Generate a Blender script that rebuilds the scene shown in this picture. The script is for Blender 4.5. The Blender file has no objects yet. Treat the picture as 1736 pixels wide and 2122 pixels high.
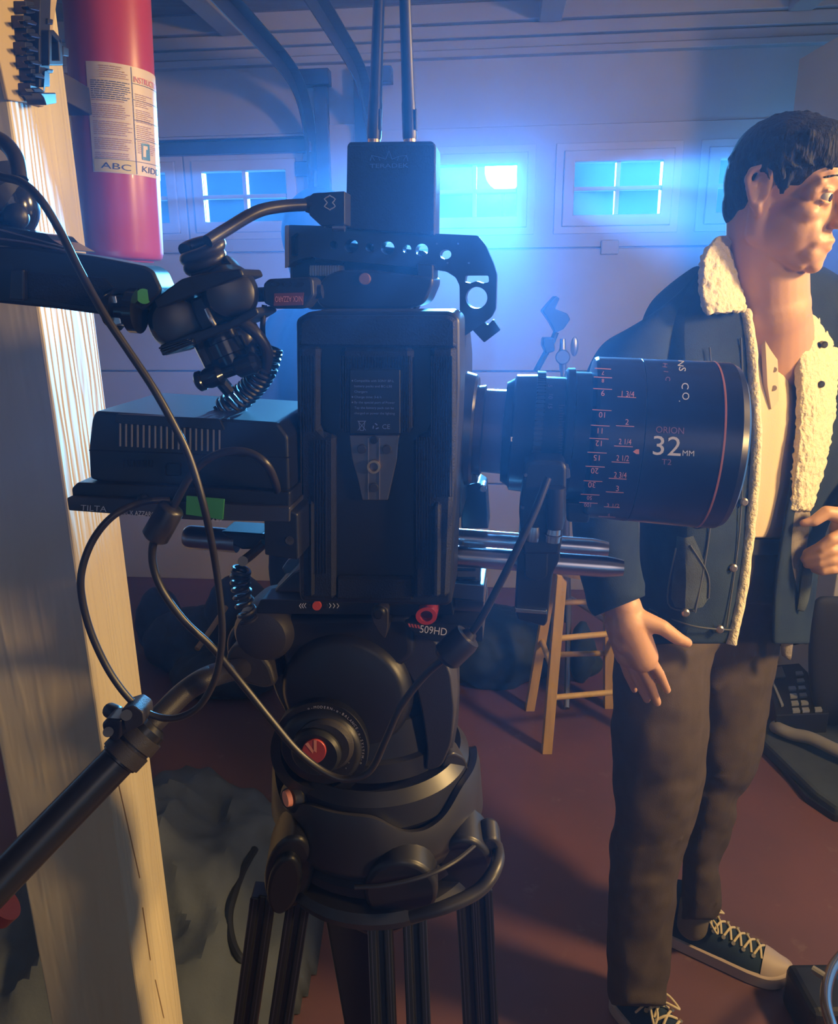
import bpy, math, random
from math import sin, cos, tan, pi, radians, sqrt, atan2
from mathutils import Vector, Matrix, noise
from mathutils.geometry import tessellate_polygon
import numpy as np
random.seed(7)
SC = bpy.context.scene
COL = SC.collection
V3 = Vector

# ------------------------------------------------------------------ camera
W_, H_, FPX = 1736, 2122, 1600.0
PITCH, ROLL, EYE = radians(16.5), radians(0.6), 1.45
CF = V3((0, cos(PITCH), -sin(PITCH)))
R0 = V3((1, 0, 0)); U0 = R0.cross(CF)
CR = (R0 * cos(ROLL) - U0 * sin(ROLL)).normalized(); CU = CR.cross(CF).normalized()
CAM = V3((0, 0, EYE))
cd = bpy.data.cameras.new('camera'); cam = bpy.data.objects.new('camera', cd); COL.objects.link(cam)
cd.sensor_fit = 'HORIZONTAL'; cd.sensor_width = 36; cd.lens = FPX / W_ * 36; cd.clip_start = .02
M = Matrix((CR, CU, -CF)).transposed().to_4x4(); M.translation = CAM
cam.matrix_world = M; SC.camera = cam

# ------------------------------------------------------------------ world, lights, exposure
SC.view_settings.view_transform = 'Standard'; SC.view_settings.look = 'None'
SC.view_settings.gamma = 1; SC.view_settings.exposure = 0.0; SC.view_settings.use_curve_mapping = False
wd = bpy.data.worlds.new('world'); SC.world = wd; wd.use_nodes = True
wd.node_tree.nodes['Background'].inputs[0].default_value = (.07, .27, 1, 1)
wd.node_tree.nodes['Background'].inputs[1].default_value = .10
BLUE = (.10, .47, 1.0); WARM = (1.0, .66, .27)
def area(name, loc, target, size, power, color, shape='DISK', size_y=None, spread=180):
    l = bpy.data.lights.new(name, 'AREA'); l.shape = shape; l.size = size
    if size_y: l.size_y = size_y
    l.energy = power; l.color = color; l.spread = radians(spread)
    o = bpy.data.objects.new(name, l); COL.objects.link(o)
    o.location = loc; o.rotation_euler = (V3(target) - V3(loc)).to_track_quat('-Z', 'Y').to_euler()
    return o
_r = CF + CR * ((1046 - 868) / FPX) - CU * ((352 - 1061) / FPX); LAMP = CAM + _r * (12.6 / _r.y)
area('flood_light', LAMP, (-.2, .5, 1.45), .5, 21000, BLUE)
area('warm_light', (1.72, .66, 1.85), (.1, 1.1, 1.0), .30, 52, WARM)
area('warm_fill', (1.9, -.45, 1.6), (.25, .75, 1.25), .22, 3.2, WARM, spread=50)
area('back_fill', (.5, -1.6, 1.9), (-.1, .6, 1.1), 1.0, 3.4, (.82, .72, .74))
area('ceiling_fill', (.1, 1.75, 2.44), (.1, 3.3, .9), 1.2, 8.5, (.80, .74, .78))  # added fill lamp under the ceiling, brightens the door

# ------------------------------------------------------------------ helpers
def ray(px, py): return CF + CR * ((px - 868) / FPX) - CU * ((py - 1061) / FPX)
def at(px, py, d): return CAM + ray(px, py) * d
def P(px, py, Y):
    r = ray(px, py); return CAM + r * (Y / r.y)
def Fl(px, py, z=0):
    r = ray(px, py); return CAM + r * ((z - EYE) / r.z)
class Plane:
    def __init__(s, O, yaw=0, roll=0, tilt=0):
        s.O = V3(O); y = radians(yaw); r = radians(roll); t = radians(tilt)
        u = V3((cos(y), -sin(y), 0)); n = V3((-sin(y), -cos(y), 0)); z = V3((0, 0, 1))
        z2 = z * cos(t) + n * sin(t); n2 = n * cos(t) - z * sin(t)   # tilt>0 : top leans to the viewer
        s.U = u * cos(r) - z2 * sin(r); s.V = u * sin(r) + z2 * cos(r); s.N = n2
    def p(s, px, py, n=0):
        d = ray(px, py); O = s.O + s.N * n
        return CAM + d * ((O - CAM).dot(s.N) / d.dot(s.N))
    def uv(s, px, py, n=0):
        q = s.p(px, py, n) - s.O; return q.dot(s.U), q.dot(s.V)
    def w(s, u, v, n=0): return s.O + s.U * u + s.V * v + s.N * n

_mats = {}
def mat(name, col, rough=.5, metal=0.0, spec=.5, noise_s=None, noise_amt=.0, bump=0.0, bump_s=60, stretch=None, col2=None, emit=None, estr=1, coat=0, sheen=0, trans=0, sss=0):
    if name in _mats: return _mats[name]
    m = bpy.data.materials.new(name); m.use_nodes = True; nt = m.node_tree; N = nt.nodes; L = nt.links
    b = N['Principled BSDF']
    b.inputs['Base Color'].default_value = (*col, 1); b.inputs['Roughness'].default_value = rough
    b.inputs['Metallic'].default_value = metal; b.inputs['Specular IOR Level'].default_value = spec
    b.inputs['Coat Weight'].default_value = coat; b.inputs['Sheen Weight'].default_value = sheen
    if sss: b.inputs['Subsurface Weight'].default_value = sss; b.inputs['Subsurface Radius'].default_value = (.012, .005, .003)
    if trans: b.inputs['Transmission Weight'].default_value = trans
    if emit: b.inputs['Emission Color'].default_value = (*emit, 1); b.inputs['Emission Strength'].default_value = estr
    if noise_s or bump:
        tc = N.new('ShaderNodeTexCoord'); mp = N.new('ShaderNodeMapping'); L.new(tc.outputs['Object'], mp.inputs['Vector'])
        if stretch: mp.inputs['Scale'].default_value = stretch
    if noise_s:
        n = N.new('ShaderNodeTexNoise'); n.inputs['Scale'].default_value = noise_s; n.inputs['Detail'].default_value = 6
        L.new(mp.outputs['Vector'], n.inputs['Vector'])
        r = N.new('ShaderNodeValToRGB'); r.color_ramp.elements[0].position = .35; r.color_ramp.elements[1].position = .68
        c2 = col2 or tuple(c * (1 - noise_amt) for c in col)
        r.color_ramp.elements[0].color = (*col, 1); r.color_ramp.elements[1].color = (*c2, 1)
        L.new(n.outputs['Fac'], r.inputs['Fac']); L.new(r.outputs['Color'], b.inputs['Base Color'])
    if bump:
        n2 = N.new('ShaderNodeTexNoise'); n2.inputs['Scale'].default_value = bump_s; n2.inputs['Detail'].default_value = 4
        L.new(mp.outputs['Vector'], n2.inputs['Vector'])
        bm = N.new('ShaderNodeBump'); bm.inputs['Strength'].default_value = bump; bm.inputs['Distance'].default_value = .004
        L.new(n2.outputs['Fac'], bm.inputs['Height']); L.new(bm.outputs['Normal'], b.inputs['Normal'])
    _mats[name] = m; return m

def axn(pl, px, py, n0, n1):
    b = pl.p(px, py, n1); return b - pl.N * (n1 - n0), b
class MB:
    def __init__(s): s.v = []; s.f = []
    def add(s, vs, fs):
        k = len(s.v); s.v += [V3(v) for v in vs]; s.f += [tuple(i + k for i in f) for f in fs]; return s
    def box(s, c, h, R=None):
        c = V3(c); vs = []
        for x in (-1, 1):
            for y in (-1, 1):
                for z in (-1, 1):
                    q = V3((x * h[0], y * h[1], z * h[2])); vs.append(c + (R @ q if R else q))
        return s.add(vs, [(0, 1, 3, 2), (4, 6, 7, 5), (0, 4, 5, 1), (2, 3, 7, 6), (0, 2, 6, 4), (1, 5, 7, 3)])
    def ring(s, rings, caps=True, closed=True):
        n = len(rings[0]); vs = [p for r in rings for p in r]; fs = []
        m = n if closed else n - 1
        for i in range(len(rings) - 1):
            for j in range(m):
                a = i * n + j; b = i * n + (j + 1) % n; fs.append((a, b, b + n, a + n))
        if caps and closed:
            fs.append(tuple(range(n))[::-1]); fs.append(tuple(range((len(rings) - 1) * n, len(rings) * n)))
        return s.add(vs, fs)
    def cone(s, a, b, ra, rb=None, seg=20, caps=True):
        return s.lathe(a, b, [(0, ra), (1, ra if rb is None else rb)], seg, caps)
    def lathe(s, a, b, prof, seg=32, caps=True, a0=0, a1=2 * pi):
        a = V3(a); b = V3(b); z = (b - a); zz = z.normalized()
        x = zz.orthogonal().normalized(); y = zz.cross(x)
        rings = []
        for t, r in prof:
            c = a + z * t; rings.append([c + x * (r * cos(2 * pi * k / seg)) + y * (r * sin(2 * pi * k / seg)) for k in range(seg)])
        return s.ring(rings, caps)
    def tube(s, pts, r, seg=10, sub=6, caps=True):
        pts = smooth_path(pts, sub); n = len(pts)
        rr = r if callable(r) else (lambda t: r)
        t0 = (pts[1] - pts[0]).normalized(); x = t0.orthogonal().normalized(); rings = []
        for i, p in enumerate(pts):
            t = (pts[min(i + 1, n - 1)] - pts[max(i - 1, 0)]).normalized()
            x = (x - t * x.dot(t)).normalized(); y = t.cross(x); q = rr(i / (n - 1))
            rings.append([p + x * (q * cos(2 * pi * k / seg)) + y * (q * sin(2 * pi * k / seg)) for k in range(seg)])
        return s.ring(rings, caps)
    def helix(s, pts, R, r, turns, seg=7, per=14):
        pts = smooth_path(pts, 10); n = len(pts); N = int(turns * per); out = []
        t0 = (pts[1] - pts[0]).normalized(); x = t0.orthogonal().normalized()
        for i in range(N + 1):
            f = i / N * (n - 1); k = min(int(f), n - 2); p = pts[k].lerp(pts[k + 1], f - k)
            t = (pts[k + 1] - pts[k]).normalized(); x = (x - t * x.dot(t)).normalized(); y = t.cross(x); a = 2 * pi * i / per
            out.append(p + x * (R * cos(a)) + y * (R * sin(a)))
        return s.tube(out, r, seg, 1)
    def ell(s, c, r, R=None, su=24, sv=16):
        c = V3(c); rings = []
        for i in range(sv + 1):
            ph = pi * (i + (1e-3 if i == 0 else -1e-3 if i == sv else 0)) / sv; row = []
            for j in range(su):
                th = 2 * pi * j / su; q = V3((r[0] * sin(ph) * cos(th), r[1] * sin(ph) * sin(th), r[2] * cos(ph)))
                row.append(c + (R @ q if R else q))
            rings.append(row)
        return s.ring(rings, True)
    def cap(s, a, b, ra, rb, seg=28):
        a = V3(a); b = V3(b); z = b - a; L = z.length; prof = []
        for i in range(7):
            q = pi / 2 * (1 - i / 6); prof.append((-ra * sin(q) / L, max(ra * cos(q), 1e-4)))
        for i in range(7):
            q = pi / 2 * i / 6; prof.append((1 + rb * sin(q) / L, max(rb * cos(q), 1e-4)))
        return s.lathe(a, b, prof, seg)
    def prism(s, pl, outs, n0, n1):
        """pixel outline(s) seen on plane pl, offset n0 (near) extruded to n1; later outlines are holes"""
        if not isinstance(outs[0][0], (tuple, list)): outs = [outs]
        loops = [[pl.uv(x, y, n0) for x, y in o] for o in outs]
        return s.prism_uv(pl, loops, n0, n1)
    def prism_uv(s, pl, loops, n0, n1):
        if not isinstance(loops[0][0], (tuple, list)): loops = [loops]
        allp = [q for l in loops for q in l]; m = len(allp)
        vs = [pl.w(u, v, n0) for u, v in allp] + [pl.w(u, v, n1) for u, v in allp]; fs = []
        if len(loops) == 1:
            fs.append(tuple(range(m))); fs.append(tuple(range(2 * m - 1, m - 1, -1)))
        else:
            tr = tessellate_polygon([[V3((u, v, 0)) for u, v in l] for l in loops])
            fs += [tuple(t) for t in tr] + [tuple(i + m for i in t[::-1]) for t in tr]
        k = 0
        for l in loops:
            n = len(l)
            for i in range(n):
                a = k + i; b = k + (i + 1) % n; fs.append((b, a, a + m, b + m))
            k += n
        return s.add(vs, fs)
    def build(s, name, m, parent=None, smooth=False, bevel=0, seg=2, label=None, kind=None, remesh=0, sub=0, smo=0, disp=None, angle=35):
        org = V3(parent['_o']) if parent is not None else V3((0, 0, 0))
        me = bpy.data.meshes.new(name); me.from_pydata([tuple(v - org) for v in s.v], [], s.f); me.validate(); me.update()
        import bmesh
        bm = bmesh.new(); bm.from_mesh(me); bmesh.ops.recalc_face_normals(bm, faces=bm.faces); bm.to_mesh(me); bm.free()
        me.materials.append(m)
        if smooth:
            me.polygons.foreach_set('use_smooth', [True] * len(me.polygons))
            if not (remesh or sub) :
                try: me.set_sharp_from_angle(angle=radians(angle))
                except Exception: pass
        o = bpy.data.objects.new(name, me); COL.objects.link(o)
        if parent is not None: o.parent = parent; o['_o'] = tuple(org)
        if bevel:
            b = o.modifiers.new('bevel', 'BEVEL'); b.width = bevel; b.segments = seg; b.limit_method = 'ANGLE'; b.angle_limit = radians(35)
            b.use_clamp_overlap = True
            try: b.harden_normals = False
            except Exception: pass
        if remesh:
            r = o.modifiers.new('remesh', 'REMESH'); r.mode = 'VOXEL'; r.voxel_size = remesh; r.use_smooth_shade = True
        if smo:
            r = o.modifiers.new('smooth', 'SMOOTH'); r.factor = .5; r.iterations = smo
        if disp:
            for (st, sz, depth) in (disp if isinstance(disp, list) else [disp]):
                t = bpy.data.textures.new(name + '_folds', 'CLOUDS'); t.noise_scale = sz; t.noise_depth = depth
                r = o.modifiers.new('folds', 'DISPLACE'); r.texture = t; r.strength = st; r.mid_level = .5; r.texture_coords = 'LOCAL'
        if sub:
            r = o.modifiers.new('sub', 'SUBSURF'); r.levels = sub; r.render_levels = sub
        if label: o['label'] = label
        if kind: o['kind'] = kind
        return o
def smooth_path(pts, sub):
    pts = [V3(p) for p in pts]
    if sub <= 1: return pts
    out = []; n = len(pts)
    for i in range(n - 1):
        p0 = pts[max(i - 1, 0)]; p1 = pts[i]; p2 = pts[i + 1]; p3 = pts[min(i + 2, n - 1)]
        for k in range(sub):
            t = k / sub
            out.append(.5 * ((2 * p1) + (p2 - p0) * t + (2 * p0 - 5 * p1 + 4 * p2 - p3) * t * t + (3 * p1 - p0 - 3 * p2 + p3) * t ** 3))
    out.append(pts[-1]); return out
def circ(cx, cy, r, n=24, ry=None, a0=0): return [(cx + r * cos(2 * pi * i / n + a0), cy + (ry or r) * sin(2 * pi * i / n + a0)) for i in range(n)]
def rnd(pts, r, k=4):
    out = []; n = len(pts)
    for i in range(n):
        a = V3((*pts[i - 1], 0)); b = V3((*pts[i], 0)); c = V3((*pts[(i + 1) % n], 0))
        ra = min(r, (a - b).length * .45, (c - b).length * .45)
        p = b + (a - b).normalized() * ra; q = b + (c - b).normalized() * ra
        for j in range(k + 1):
            t = j / k; z = p * (1 - t) ** 2 + b * 2 * t * (1 - t) + q * t * t; out.append((z.x, z.y))
    return out
def rect(x0, y0, x1, y1): return [(x0, y0), (x1, y0), (x1, y1), (x0, y1)]
def thing(name, loc, label, cat, group=None):
    o = bpy.data.objects.new(name, None); COL.objects.link(o); o.location = loc; o['_o'] = tuple(loc)
    o.empty_display_size = .05
    o['label'] = label; o['category'] = cat
    if group: o['group'] = group
    return o
def tag(o, label, cat, group=None, kind=None):
    o['label'] = label; o['category'] = cat
    if group: o['group'] = group
    if kind: o['kind'] = kind
    return o
_tx = {}
def text_mesh(s):
    if s in _tx: return _tx[s]
    c = bpy.data.curves.new('t', 'FONT'); c.body = s; c.size = 1.0; c.resolution_u = 3
    o = bpy.data.objects.new('t', c); COL.objects.link(o)
    dg = bpy.context.evaluated_depsgraph_get(); me = bpy.data.meshes.new_from_object(o.evaluated_get(dg))
    vs = [(v.co.x, v.co.y) for v in me.vertices]; fs = [tuple(p.vertices) for p in me.polygons]
    bpy.data.objects.remove(o); bpy.data.curves.remove(c); bpy.data.meshes.remove(me)
    xs = [v[0] for v in vs]; cx = (min(xs) + max(xs)) / 2
    _tx[s] = ([(x - cx, y - .36) for x, y in vs], fs, max(xs) - min(xs)); return _tx[s]
def put_text(mb, s, fmap, cx, cy, h, ang=0, width=None, flip=False):
    """h = cap height in photo pixels; ang clockwise degrees; width = total px"""
    vs, fs, w = text_mesh(s); k = h / .72; kx = (width / w) if width else k
    a = radians(ang); out = []
    for x, y in vs:
        X = x * kx * (-1 if flip else 1); Y = -y * k
        out.append(fmap(cx + X * cos(a) - Y * sin(a), cy + X * sin(a) + Y * cos(a)))
    mb.add(out, fs)
def quad(mb, fmap, pts): mb.add([fmap(*p) for p in pts], [tuple(range(len(pts)))])
def line(mb, fmap, x0, y0, x1, y1, w=2, n=1):
    d = sqrt((x1 - x0) ** 2 + (y1 - y0) ** 2); nx = -(y1 - y0) / d * w / 2; ny = (x1 - x0) / d * w / 2
    for i in range(n):
        a = i / n; b = (i + 1) / n
        xa, ya, xb, yb = x0 + (x1 - x0) * a, y0 + (y1 - y0) * a, x0 + (x1 - x0) * b, y0 + (y1 - y0) * b
        mb.add([fmap(xa + nx, ya + ny), fmap(xa - nx, ya - ny), fmap(xb - nx, yb - ny), fmap(xb + nx, yb + ny)], [(0, 1, 2, 3)])
def cyl_map(A, D, r):
    """pixel -> first hit on cylinder (axis point A, dir D, radius r)"""
    D = V3(D).normalized()
    def f(px, py):
        d = ray(px, py); o = CAM - V3(A); dd = d - D * d.dot(D); oo = o - D * o.dot(D)
        a = dd.dot(dd); b = 2 * dd.dot(oo); c = oo.dot(oo) - r * r; q = b * b - 4 * a * c
        t = (-b - sqrt(max(q, 0))) / (2 * a); return CAM + d * t
    return f
def loft(mb, rows, seg=28, power=2.0, caps=True, fold=None, P=P):
    """rows: (cx,cy,hw,ang,Y,hY) pixel centre, half width, angle of the section, world depth, half depth"""
    rings = []
    for i, (cx, cy, hw, ang, Y, hY) in enumerate(rows):
        a = radians(ang); row = []
        for k in range(seg):
            th = 2 * pi * k / seg; c = cos(th); s = sin(th)
            c = math.copysign(abs(c) ** (2 / power), c); s = math.copysign(abs(s) ** (2 / power), s)
            f = 1 + (fold(i, th) if fold else 0)
            row.append(P(cx + hw * f * c * cos(a), cy + hw * f * c * sin(a), Y - hY * f * s))
        rings.append(row)
    mb.ring(rings, caps); return mb
def lr(rows, ang=0): return [((a + b) / 2, y, (b - a) / 2, ang, Y, h) for (y, a, b, Y, h) in rows]
def dense(rows, k=4):
    out = []; n = len(rows)
    for i in range(n - 1):
        p0, p1, p2, p3 = rows[max(i - 1, 0)], rows[i], rows[i + 1], rows[min(i + 2, n - 1)]
        for j in range(k):
            t = j / k
            out.append(tuple(.5 * (2 * b + (c - a) * t + (2 * a - 5 * b + 4 * c - d) * t * t + (3 * b - a - 3 * c + d) * t ** 3) for a, b, c, d in zip(p0, p1, p2, p3)))
    out.append(rows[-1]); return out

# materials
BP = mat('black_plastic', (.012, .014, .02), .42, spec=.5)
BS = mat('black_satin_metal', (.014, .015, .02), .30, spec=.6)
BG = mat('black_gloss', (.01, .011, .015), .16, spec=.6)
BM = mat('black_matte', (.014, .017, .028), .62, spec=.3, bump=.25, bump_s=900)
RUB = mat('cable_rubber', (.022, .02, .024), .36, spec=.5)
STEEL = mat('brushed_steel', (.55, .52, .54), .24, 1.0)
GREY = mat('grey_metal', (.16, .16, .18), .38, .7)
DGREY = mat('dark_grey_metal', (.07, .07, .085), .4, .5)
BRASS = mat('brass', (.8, .5, .25), .3, 1.0)
WHT = mat('white_print', (.80, .76, .76), .6)
DIMW = mat('faded_print', (.34, .35, .40), .6)
REDP = mat('red_print', (.55, .09, .07), .5)
ORG = mat('salmon_print', (.80, .30, .22), .5)
RED = mat('red_paint', (.33, .030, .040), .30, spec=.5, coat=.2)
GRN = mat('green_tape', (.06, .33, .10), .75)
# ================================================================== setting
DP = Plane((0, 3.6, 0), 6)
PAINT = mat('door_paint', (.42, .40, .39), .55, noise_s=3, noise_amt=.12, bump=.12, bump_s=40)
TRIMP = mat('trim_paint', (.48, .45, .42), .5, noise_s=5, noise_amt=.1)
HEAD = mat('header_paint', (.40, .39, .40), .6, noise_s=2, noise_amt=.15)
CEIL = mat('ceiling_boards', (.22, .23, .26), .7, noise_s=4, noise_amt=.2, stretch=(1, 6, 1))
FLOORM = mat('red_painted_concrete', (.17, .072, .068), .5, noise_s=2.2, col2=(.11, .058, .066), bump=.15, bump_s=25)
# concrete floor, pale scuffs mixed in
nt = FLOORM.node_tree; b = nt.nodes['Principled BSDF']; src = b.inputs['Base Color'].links[0].from_socket
n = nt.nodes.new('ShaderNodeTexNoise'); n.inputs['Scale'].default_value = 9; n.inputs['Detail'].default_value = 8; n.inputs['Roughness'].default_value = .7
r = nt.nodes.new('ShaderNodeValToRGB'); r.color_ramp.elements[0].position = .60; r.color_ramp.elements[1].position = .78
r.color_ramp.elements[0].color = (0, 0, 0, 1); r.color_ramp.elements[1].color = (.55, .55, .55, 1)
mx = nt.nodes.new('ShaderNodeMixRGB'); mx.inputs[2].default_value = (.30, .22, .20, 1)
tc = nt.nodes.new('ShaderNodeTexCoord'); nt.links.new(tc.outputs['Object'], n.inputs['Vector']); nt.links.new(n.outputs['Fac'], r.inputs['Fac'])
nt.links.new(r.outputs['Color'], mx.inputs[0]); nt.links.new(src, mx.inputs[1]); nt.links.new(mx.outputs[0], b.inputs['Base Color'])
MB().box((0, 1.0, -.05), (3.0, 3.5, .05)).build('floor', FLOORM, kind='structure')
PANE = bpy.data.materials.new('window_glass'); PANE.use_nodes = True
nt = PANE.node_tree; nt.nodes.clear(); o_ = nt.nodes.new('ShaderNodeOutputMaterial')
tr = nt.nodes.new('ShaderNodeBsdfTransparent'); tl = nt.nodes.new('ShaderNodeBsdfTranslucent'); gl = nt.nodes.new('ShaderNodeBsdfGlossy')
tl.inputs[0].default_value = (.6, .9, 1, 1); gl.inputs['Roughness'].default_value = .12
m1 = nt.nodes.new('ShaderNodeMixShader'); m1.inputs[0].default_value = .0028; m2 = nt.nodes.new('ShaderNodeMixShader'); m2.inputs[0].default_value = .05
nt.links.new(tr.outputs[0], m1.inputs[1]); nt.links.new(tl.outputs[0], m1.inputs[2]); nt.links.new(m1.outputs[0], m2.inputs[1]); nt.links.new(gl.outputs[0], m2.inputs[2])
nt.links.new(m2.outputs[0], o_.inputs[0])
def ruv(a, b, c, d): return [(a, b), (c, b), (c, d), (a, d)]
def door(idx, u0, u1, wins):
    root = thing('door_%d' % idx, DP.w((u0 + u1) / 2, 0, 0), '', 'door'); del root['label']; del root['category']; root['kind'] = 'structure'
    zs = [(0.0, .525), (.533, 1.057), (1.064, 1.587), (1.594, 2.075)]
    for i, (a, b) in enumerate(zs):
        mb = MB(); top = (i == 3)
        holes = [ruv(w[0], 1.722, w[1], 1.930)[::-1] for w in wins] if top else []
        mb.prism_uv(DP, [ruv(u0, a, u1, b)] + holes if holes else ruv(u0, a, u1, b), 0, -.045)
        mb.build('door_panel', PAINT, root, bevel=.004)
    for z in (.529, 1.060, 1.590): MB().prism_uv(DP, ruv(u0, z - .012, u1, z + .012), -.03, -.04).build('light_seal', PAINT, root)  # strips added behind the joints to stop light leaking through
    for w in wins:
        fr = MB(); c = .045
        a, b, z0, z1 = w[0], w[1], 1.722, 1.930
        fr.prism_uv(DP, [ruv(a - c, z0 - c, b + c, z1 + c), ruv(a, z0, b, z1)[::-1]], .018, 0)
        f = fr.build('window_frame', TRIMP, root, bevel=.004)
        fr2 = MB().prism_uv(DP, [ruv(a - c - .035, z0 - c - .03, b + c + .035, z1 + c + .03), ruv(a - c, z0 - c, b + c, z1 + c)[::-1]], .008, 0)
        fr2.build('window_casing', TRIMP, f, bevel=.003)
        mu = MB(); mid = (a + b) / 2; zm = (z0 + z1) / 2
        mu.prism_uv(DP, ruv(mid - .009, z0, mid + .009, z1), .010, -.03); mu.prism_uv(DP, ruv(a, zm - .008, b, zm + .008), .010, -.03)
        mu.build('muntin', TRIMP, f, bevel=.002)
        for (p, q) in ((a, mid), (mid, b)):
            for (s_, t_) in ((z0, zm), (zm, z1)):
                MB().prism_uv(DP, ruv(p, s_, q, t_), -.020, -.023).build('pane', PANE, f)
    return root
d1 = door(1, -3.0, -.44, [(-2.56, -2.19), (-2.02, -1.65), (-1.485, -1.112), (-.945, -.568)])
d2 = door(2, -.20, 2.25, [(.075, .433), (.675, 1.035), (1.265, 1.62), (1.85, 2.2)])
# horizontal strut across the left door, brackets and the latch
MB().prism_uv(DP, ruv(-1.95, 1.995, -.44, 2.045), .05, .0).prism_uv(DP, ruv(-1.95, 2.05, -.44, 2.056), .05, 0).build('strut', DGREY, d1, bevel=.004)
MB().prism_uv(DP, ruv(-.52, 1.90, -.445, 1.96), .03, 0).build('hinge_bracket', DGREY, d1, bevel=.004)
MB().prism_uv(DP, ruv(.80, 1.56, .875, 1.62), .014, 0).build('hinge', PAINT, d2, bevel=.006)
MB().prism_uv(DP, ruv(-.44, 0, -.20, 2.10), .03, -.09).build('trim_1', HEAD, kind='structure', bevel=.005)
MB().prism_uv(DP, ruv(-3.2, 2.078, 2.6, 2.335), -.012, -.12).build('wall_front', HEAD, kind='structure')
hb = thing('trim_2', DP.w(0, 2.3, 0), '', ''); del hb['label']; del hb['category']; hb['kind'] = 'structure'
for z0, z1, n_ in ((2.335, 2.362, .03), (2.366, 2.40, .015), (2.404, 2.45, .03), (2.454, 2.53, .05)):
    MB().prism_uv(DP, ruv(-3.2, z0, 2.6, z1), n_, -.12).build('board', HEAD, hb, bevel=.004)
ce = thing('ceiling', (0, 1.7, 2.52), '', ''); del ce['label']; del ce['category']; ce['kind'] = 'structure'
for k in range(30):
    MB().prism_uv(DP, ruv(-3.3, 2.52, 3.0, 2.56), -.12 + .19 * k + .183, -.12 + .19 * k).build('plank', CEIL, ce, bevel=.003)
for u in (-.75, .55, 1.5):       # slanted roof braces reaching over the doors
    MB().prism_uv(DP, ruv(u - .045, 2.44, u + .045, 2.51), .95, .05).build('beam', HEAD, ce, bevel=.004)
# side walls
MB().box((0, -2.35, 1.25), (2.6, .04, 1.28)).build('wall_back', HEAD, kind='structure')
MB().box((2.6, .7, 1.25), (.04, 3.05, 1.28)).build('wall_far_right', HEAD, kind='structure')
MB().box((-2.6, .7, 1.25), (.04, 3.05, 1.28)).build('wall_left', HEAD, kind='structure')
WR = mat('white_wall', (.50, .48, .46), .6, noise_s=3, noise_amt=.08)
MB().box((1.535, 2.72, 1.10), (.17, .36, 1.10)).build('wall_right', WR, kind='structure', bevel=.004)
MB().box((.3, 10.2, -.06), (9, 6.6, .05)).build('ground', mat('driveway', (.12, .12, .13), .9, noise_s=8, noise_amt=.3), kind='structure')
# garage door tracks
def track(name, u, lab, side):
    root = thing(name, DP.w(u, 0, .05), lab, 'door track', 'steel door tracks beside the centre post')
    def prof(path, w=.022, dpt=.03):
        mb = MB(); pts = smooth_path(path, 6); n = len(pts); rings = []
        X = DP.U
        for i, p in enumerate(pts):
            t = (pts[min(i + 1, n - 1)] - pts[max(i - 1, 0)]).normalized(); y = t.cross(X).normalized()
            rings.append([p + X * a + y * b for a, b in ((-w, -dpt), (-w, dpt), (w, dpt), (w, dpt - .004), (-w + .004, dpt - .004), (-w + .004, -dpt))])
        mb.ring(rings); return mb
    prof([DP.w(u, 0, .05), DP.w(u, 1.0, .05), DP.w(u, 1.85, .05)], .02, .025).build('vertical_rail', DGREY, root)
    prof([DP.w(u, 1.85, .05), DP.w(u, 2.02, .07), DP.w(u, 2.15, .16), DP.w(u, 2.215, .30), DP.w(u, 2.235, .5)], .02, .028).build('curved_rail', DGREY, root)
    prof([DP.w(u, 2.235, .5), DP.w(u, 2.25, 1.2), DP.w(u, 2.28, 2.6)], .02, .028).build('horizontal_rail', DGREY, root)
    MB().prism_uv(DP, ruv(u + side * .045 - .028, 1.3, u + side * .045 + .028, 2.30), .06, .02).build('angle_iron', DGREY, root, bevel=.002)
    MB().prism_uv(DP, ruv(u - .05, 2.24, u + .09, 2.30), .09, .03).build('bracket', DGREY, root, bevel=.003)
track('door_track', -.435, 'dark steel track rail curving up beside the left garage door', 1)
track('door_track', -.175, 'dark steel track rail curving up beside the right garage door', -1)
# flood lamp outside the window, on a tall stand down the drive
lp = thing('flood_lamp', (LAMP.x, LAMP.y + .2, 0), 'glaring cyan flood lamp outside the window right of the transmitter', 'lamp')
ld = (V3((-.2, .5, 1.45)) - LAMP).normalized()
MB().lathe(LAMP - ld * .35, LAMP - ld * .02, [(0, .15), (.35, .2), (1, .31), (1.0, .30), (.9, .29)], 32, True).build('housing', BP, lp, smooth=True)
MB().cone(LAMP - ld * .03, LAMP - ld * .012, .30).build('lens', mat('lamp_glow', (.8, .9, 1), .5, emit=(.45, .82, 1), estr=60), lp)
MB().cone((LAMP.x, LAMP.y + .2, LAMP.z - .1), (LAMP.x, LAMP.y + .2, 0), .03).build('stand', BS, lp)
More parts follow.
